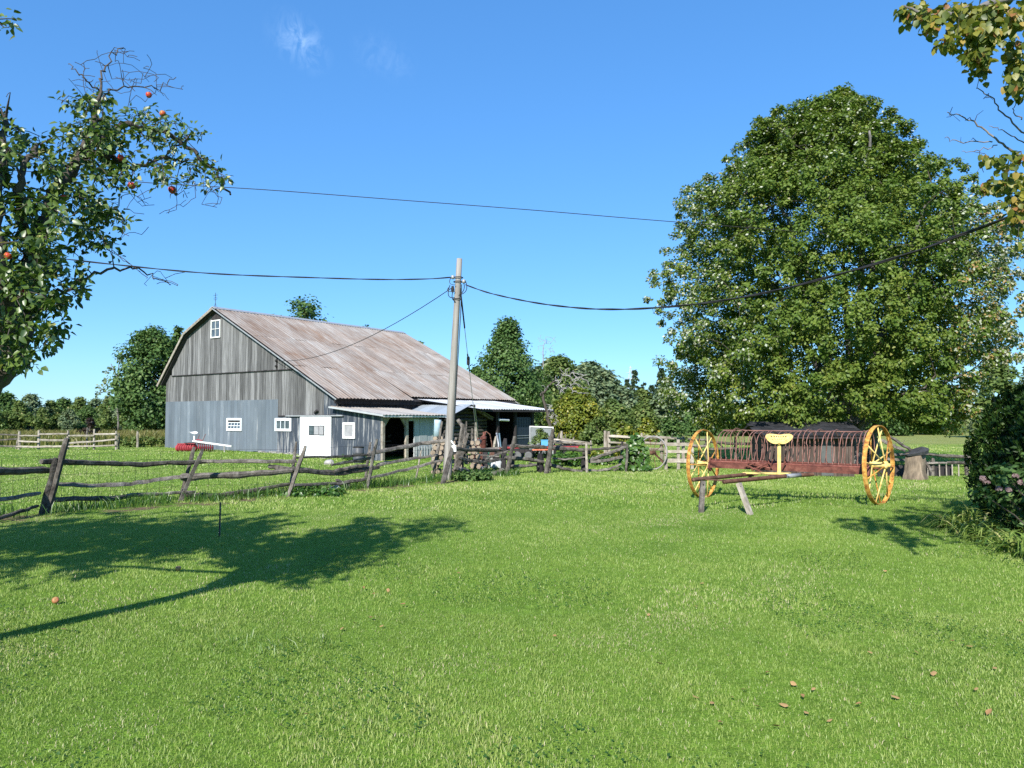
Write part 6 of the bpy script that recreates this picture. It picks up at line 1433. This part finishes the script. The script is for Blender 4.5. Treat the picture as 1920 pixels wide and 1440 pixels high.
def dead_tree(name, label, X, Y, limbs, targets, seed, mat, tip=.02, grow=2.0, leaves=0):
    r = np.random.RandomState(seed); t = thing(name, label, 'dead tree', (X, Y, Hf(X, Y))); SP, SR = [], []; mb = MB()
    for (pts, a, b) in limbs:
        p, q = limb([tuple(x) for x in pts], a, b, r, 5, .03); SP += p; SR += q; mb.tube(p, q, 7)
    mb.build('trunk', mat, t, True, world=True)
    tw = colonize(SP, SR, targets, r, tip, .5, -.05, .03, grow, .006, .08); mb = MB()
    for p, q in tw: mb.tube(p, q, 3, False)
    mb.build('branches', DEADWOOD, t, True, world=True, kind='stuff')
    if leaves:
        P, L = twig_leaves(tw, r, leaves, .3, .3); n = len(P)
        link('foliage', leaf_mesh('foliage', sub(t, P), r.normal(0, 1, (n, 3)), L, r.uniform(.2, .4, n), r.uniform(.2, .9, n), L_HAZYTREE, .4), L_HAZYTREE, t)
    return t
r_ = np.random.RandomState(6); D = 76; b = at(222, 805, D)
dead_tree('bare_tree', 'half bare pale tree with thin foliage left of the round dark tree', b.x, D, [([at(222, 806, D), at(221, 740, D), at(222, 700, D), at(224, 668, D)], .11, .03), ([at(221, 735, D), at(205, 735, D), at(188, 735, D)], .08, .03), ([at(221, 710, D), at(212, 690, D), at(208, 682, D)], .07, .03)],
          [np.array(at(*x, D + r_.uniform(-1, 1))) for x in [(230, 665), (218, 672), (190, 730), (182, 738), (196, 712), (200, 700), (208, 690), (212, 720), (186, 724), (232, 690), (238, 705), (205, 745), (192, 752), (228, 676), (225, 668), (199, 722), (234, 730)]], 5, BARK_GREY, .022, 1.6, 12)
D = 33.5; b = gnd(1034, 850); 
tg = [np.array(at(px + r_.normal(0, 3), py + r_.normal(0, 2), D + r_.uniform(-.6, .6))) for (px, py) in [(1046, 690), (1060, 694), (1072, 693), (1080, 700), (1075, 708), (1084, 712), (1065, 704), (1052, 700), (1090, 706), (1096, 704), (1056, 712), (1070, 716), (1040, 705), (1036, 716), (1030, 730), (1046, 722), (1060, 722), (1026, 726), (1018, 722), (1084, 720), (1100, 712), (1030, 706), (1016, 738), (1078, 698)]]
for k_ in range(80):
    q_, a_ = r_.uniform(.35, 1), math.radians(r_.uniform(-4, 58)); tg.append(np.array(at(1016 + 92 * q_ * math.cos(a_), 738 - 56 * q_ * math.sin(a_) ** .8 if a_ > 0 else 738, D + r_.uniform(-.8, .8))))
tg += [np.array(at(1022 + 14 * r_.rand() + 6 * k, 758 + 26 * r_.rand() + k * 9, D + r_.uniform(-.3, .3))) for k in range(3) for _ in range(26)]
dead_tree('dead_tree', 'leaning grey dead tree with a fan of bare branches right of the machine shed', at(1036, 840, D).x, D, [([at(1040, 846, D), at(1034, 810, D), at(1026, 778, D), at(1018, 745, D), at(1016, 735, D)], .10, .05), ([at(1016, 742, D), at(1030, 724, D), at(1040, 715, D)], .045, .03), ([at(1024, 770, D), at(1034, 775, D), at(1042, 790, D), at(1045, 800, D)], .03, .01)], tg, 8, BARK, .016, 1.6)
D = 88
dead_tree('bare_tree', 'bare pale treetop showing against the sky right of the tall green tree', at(1020, 800, D).x, D, [([at(1022, 806, D), at(1020, 720, D), at(1018, 660, D), at(1022, 640, D)], .12, .03)], [np.array(at(1008 + 34 * r_.rand(), 628 + 38 * r_.rand(), D + r_.uniform(-1, 1))) for _ in range(44)], 9, DEADWOOD, .022, 1.4)

# ---------------------------------------------------------------- right side: cedar, flower shrub, lilies
def right_bed():
    r = np.random.RandomState(77); X, Y = 8.05, 10.6; z0 = Hf(X, Y)
    t = thing('cedar_shrub', 'large dark rounded cedar at the right edge', 'cedar', (X, Y, z0))
    n = 26000; a = r.uniform(0, 6.28, n); u = r.uniform(0, 1, n); h = 2.2
    pr = np.interp(u, [0, .12, .35, .6, .8, .93, 1], [.80, .98, 1.0, .90, .70, .45, .12]) * 1.32
    lump = 1 - .10 * np.sin(5 * a + 7 * u) - .06 * np.sin(11 * a - 13 * u) - .13 * r.rand(n)
    P = np.stack([np.cos(a) * pr * lump, np.sin(a) * pr * lump, u * h * (1 - .02 * r.rand(n))], -1)
    out = np.stack([np.cos(a), np.sin(a), .35 + 0 * a], -1); L = out * .7 + np.array([0, 0, .7]) + r.normal(0, .45, (n, 3)); N = out + r.normal(0, .6, (n, 3))
    v = np.clip(.4 + .2 * vnoise(a * 3, u * 6, 8) + r.normal(0, .16, n), 0, 1)
    link('foliage', leaf_mesh('foliage', P, N, L, r.uniform(.05, .12, n), v, L_CEDAR, .22), L_CEDAR, t, 'stuff')
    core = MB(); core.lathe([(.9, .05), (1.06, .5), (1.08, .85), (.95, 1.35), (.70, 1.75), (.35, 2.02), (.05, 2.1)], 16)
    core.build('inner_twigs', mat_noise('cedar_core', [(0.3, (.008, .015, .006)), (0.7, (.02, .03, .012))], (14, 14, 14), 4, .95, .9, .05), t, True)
    MB().tube([(0, 0, -.1), (0, 0, .6)], .1, 8).build('trunk', BARK, t)
    # flowering shrub in front
    X, Y = 6.72, 9.15; b = Vector((X, Y, Hf(X, Y))); t = thing('flower_shrub', 'leafy shrub with faded pink flower heads in front of the dark cedar', 'shrub', b)
    C = np.array([(r.normal(.1, .45), r.normal(0, .30), abs(r.normal(.52, .30))) for _ in range(85)]); C = C[(np.abs(C[:, 0]) < 1.1) & (C[:, 2] < 1.15)]
    mb = MB()
    for c in C: mb.tube([(c[0] * .15, c[1] * .15, -.03), (c[0] * .6, c[1] * .6, c[2] * .6), c], [.010, .007, .004], 4, False)
    mb.build('stems', BARK, t)
    P, N, L, S, ci = clump_leaves(C, np.full(len(C), .17), 46, r, np.array([0, 0, .2]), .075, .8, .5, .5)
    k = P[:, 2] > .02; v = np.clip(.35 + r.normal(0, .2, len(P)), 0, 1)
    link('foliage', leaf_mesh('foliage', P[k], N[k], L[k], S[k], v[k], L_DARKTREE, .34, True, .1, .15), L_DARKTREE, t)
    for (px, py, Y_) in ((1843, 897, 9.0), (1850, 905, 8.95), (1873, 917, 8.9), (1891, 918, 8.9), (1904, 893, 9.0), (1914, 905, 9.0), (1934, 900, 9)):
        c = np.array(at(px, py, Y_) - b); m_ = 60; d = unit(r.normal(0, 1, (m_, 3))); d[:, 2] = np.abs(d[:, 2]) * .8 - .1
        link('flower_head', leaf_mesh('flower_head', c + d * .03, d, r.normal(0, 1, (m_, 3)), r.uniform(.022, .036, m_), r.uniform(0, 1, m_), L_PETAL, .45), L_PETAL, t)
    # day lily clumps
    def blades(label, px, py, n, ln, seed, wid=.026, grp=None):
        q = np.random.RandomState(seed); g = gnd(px, py); g.z = Hf(g.x, g.y); t = thing('day_lily', label, 'lily', g, 0, grp); V, FQ, vv = [], [], []; nb = 0
        for k in range(n):
            a = q.uniform(0, 6.28); l = ln * q.uniform(.6, 1.2); ox, oy = q.normal(0, .07), q.normal(0, .06); up = q.uniform(.35, 1.0); w = wid * q.uniform(.7, 1.3); col = np.clip(q.normal(.5, .25), 0, 1)
            for j in range(7):
                s = j / 6; hh = l * (up * s * 1.15 - .95 * up * s * s * s); rr_ = l * (.22 * s + .62 * s * s) * (1.25 - .4 * up); ww = w * (1 - s ** 2.2) * .5 + .0015
                c_ = np.array([ox + math.cos(a) * rr_, oy + math.sin(a) * rr_, max(hh, .008 + .01 * q.rand())]); sd = np.array([-math.sin(a), math.cos(a), .0]) * ww
                V += [c_ - sd, c_ + np.array([0, 0, -ww * .5]), c_ + sd]; vv += [col] * 3
            for j in range(6):
                o = nb + j * 3; FQ += [(o, o + 1, o + 4, o + 3), (o + 1, o + 2, o + 5, o + 4)]
            nb += 21
        FQ = np.array(FQ[:12])
        for k in range(n): link('leaf', fast_mesh('leaf', np.array(V[k*21:(k+1)*21]), [FQ], np.array(vv[k*21:(k+1)*21])), L_LILY, t)
    for i, (px, py, n, ln) in enumerate(((1792, 996, 48, .62), (1822, 1010, 48, .56), (1770, 990, 26, .44), (1858, 1022, 42, .52), (1893, 1036, 42, .52), (1812, 988, 34, .66), (1925, 1046, 40, .55), (1845, 1000, 34, .6))):
        blades(['strappy day lily clump at the left end of the shrub bed', 'large day lily clump in the front row below the cedar', 'small day lily clump at the outer left tip of the bed', 'day lily clump in front of the flower shrub', 'day lily clump in front near the right edge', 'tall day lily clump close against the cedar', 'front day lily clump cut by the right edge', 'day lily clump at the foot of the flower shrub'][i], px, py, n, ln, 300 + i, .026, 'day lilies edging the shrub bed')
right_bed()

# ---------------------------------------------------------------- vine, garden rows, weeds
def vine():
    r = np.random.RandomState(66); p = gnd(1190, 884); p.z = Hf(p.x, p.y); t = thing('climbing_vine', 'tall leafy green vine covering a stake at the end of the rail fence', 'vine', p)
    C = []
    for k in range(75):
        u = r.rand(); w = np.interp(u, [0, .3, .6, .85, 1], [.40, .36, .25, .14, .06]); C.append((r.uniform(-1, 1) * w + .06 * u, r.uniform(-1, 1) * w * .7, .06 + u * 1.0))
    C = np.array(C); P, N, L, S, ci = clump_leaves(C, np.full(len(C), .10), 10, r, np.array([0, 0, .4]), .13, .9, .35, .6); N = N + np.array([-.3, -.7, .1])
    link('foliage', leaf_mesh('foliage', P, N, L, S, np.clip(.5 + r.normal(0, .2, len(P)), 0, .9), L_WEED, .46, True, .08, .2), L_WEED, t)
    m = MB(); 
    for c in C[:26]: m.tube([(0, 0, -.02), (c[0] * .4, c[1] * .4, c[2] * .6), c], .008, 4, False)
    m.build('stems', BARK, t)
    q0, q1 = gnd(1214, 884), at(1199, 826, p.y); knobby([q0, q1], .04, .035, W_PALE, 'support_stake', t, 6, 6, .15)
    for c_, yl in (((.22, 0, .6), 1), ((.30, .05, .45), 1)):
        m_ = 26; d = r.normal(0, .09, (m_, 3)); link('yellow_leaves', leaf_mesh('yellow_leaves', np.array(c_) + d, r.normal(0, 1, (m_, 3)) + np.array([0, -.6, .3]), r.normal(0, 1, (m_, 3)), r.uniform(.06, .1, m_), r.uniform(.5, 1, m_), L_YELLOW, .4), L_YELLOW, t)
vine()
def garden_row(label, px0, px1, py, D, h, n, mat, seed, leaf=.10):
    r = np.random.RandomState(seed); a, b = at(px0, py, D), at(px1, py, D); c = (a + b) / 2; c.z = Hf(c.x, c.y); t = thing('vegetable_row', label, 'vegetable row', c); w = (b - a).length / 2
    C = np.stack([r.uniform(-w, w, n), r.uniform(-.35, .35, n), h * r.uniform(.3, .9, n)], -1); P, N, L, S, ci = clump_leaves(C, np.full(n, .13), 16, r, np.array([0, 0, -.5]), leaf, .8, .7, .5)
    P[:, 2] = np.maximum(P[:, 2], .02); link('foliage', leaf_mesh('foliage', P, N, L, S, np.clip(.55 + r.normal(0, .2, len(P)), 0, 1), mat, .44, True), mat, t)
    m = MB()
    for q in C[::2]: m.tube([(q[0], q[1], -.02), tuple(q)], .008, 4, False)
    m.build('stems', L_WEED, t)
garden_row('row of bright leafy bean plants behind the fence right of the trailer', 1040, 1094, 868, 25.2, .42, 70, L_WEED, 1)
garden_row('small green vegetable plants seen between the crossing rails', 1110, 1160, 866, 25.8, .30, 34, L_WEED, 2)
garden_row('yellow green squash leaves further back in the vegetable garden', 1100, 1165, 852, 28.5, .35, 40, L_YELLOW, 3)
garden_row('leafy weeds growing around the foot of the utility pole', 856, 915, 893, 18.9, .20, 40, L_DARKTREE, 4, .08)
garden_row('low weeds at the foot of the fence by the stone', 545, 640, 922, 15.6, .10, 50, L_WEED, 5, .07)
garden_row('weeds growing under the peeling window of the barn porch', 640, 690, 862, 29.2, .22, 20, L_WEED, 6, .09)
garden_row('tall weeds along the base of the barn left corner', 224, 308, 838, 40.5, .55, 60, L_MIDTREE, 7, .14)
p = at(168, 812, 52); make_tree('shrub', 'small dark brown bush behind the far pale rail fence', 'shrub', p.x, 52, 1.6, 1.6, mat_leaf('brown_bush_leaf', [(0, (.02, .014, .01)), (1, (.07, .045, .03))]), 91, .0, 'bush', 26, 40, .14)

# ---------------------------------------------------------------- fallen leaves on the lawn
def fallen():
    r = np.random.RandomState(3)
    P = np.array([[0, 0, 0.]]); me = leaf_mesh('fallen_leaf', np.array([[-.5, 0, 0]]), np.array([[0, 0, 1.]]), np.array([[1., 0, 0]]), np.array([1.0]), np.array([.5]), L_DRY, .34, True, .16, -.12); me.materials.append(L_DRY)
    me2 = leaf_mesh('fallen_leaf', np.array([[-.5, 0, 0]]), np.array([[0, 0, 1.]]), np.array([[1., 0, 0]]), np.array([1.0]), np.array([1.0]), L_DRY, .42, True, -.10, .2); me2.materials.append(L_DRY)
    for (x, y) in ((1040, 1200), (1098, 1305), (1305, 1315), (1335, 1326), (1372, 1317), (1488, 1290), (1505, 1315), (1512, 1345), (1455, 1373), (1305, 1142), (1785, 1210), (1818, 1218), (1632, 1230), (1855, 1346), (1480, 1098), (695, 1165), (665, 1176), (770, 1100), (728, 1112), (682, 1108), (1316, 1098), (1216, 1158), (1660, 1075), (1790, 1090), (1237, 1250), (1865, 1260), (1700, 1395), (575, 1350), (530, 1370), (120, 1185), (1148, 1015), (1915, 1172), (1680, 1315), (860, 1080), (1420, 1335), (1395, 1300), (1470, 1330), (1525, 1300), (1440, 1270), (1555, 1360), (1610, 1330), (1350, 1365), (1750, 1270), (1830, 1300), (1720, 1230), (640, 1185), (700, 1120), (755, 1140), (715, 1180), (820, 1115)):
        g = gnd(x, y); o = link('fallen_leaf', (me, me2)[r.randint(2)], None); s = r.uniform(.030, .058); o.location = (g.x, g.y, Hf(g.x, g.y) + .030); o.scale = (s, s * r.uniform(.7, 1.1), s)
        o.rotation_euler = (r.uniform(-.5, .5), r.uniform(-.5, .5), r.uniform(0, 6.28)); tag(o, 'small dry orange brown leaf lying on the mown lawn', 'leaf', 'fallen leaves on the lawn')
fallen()
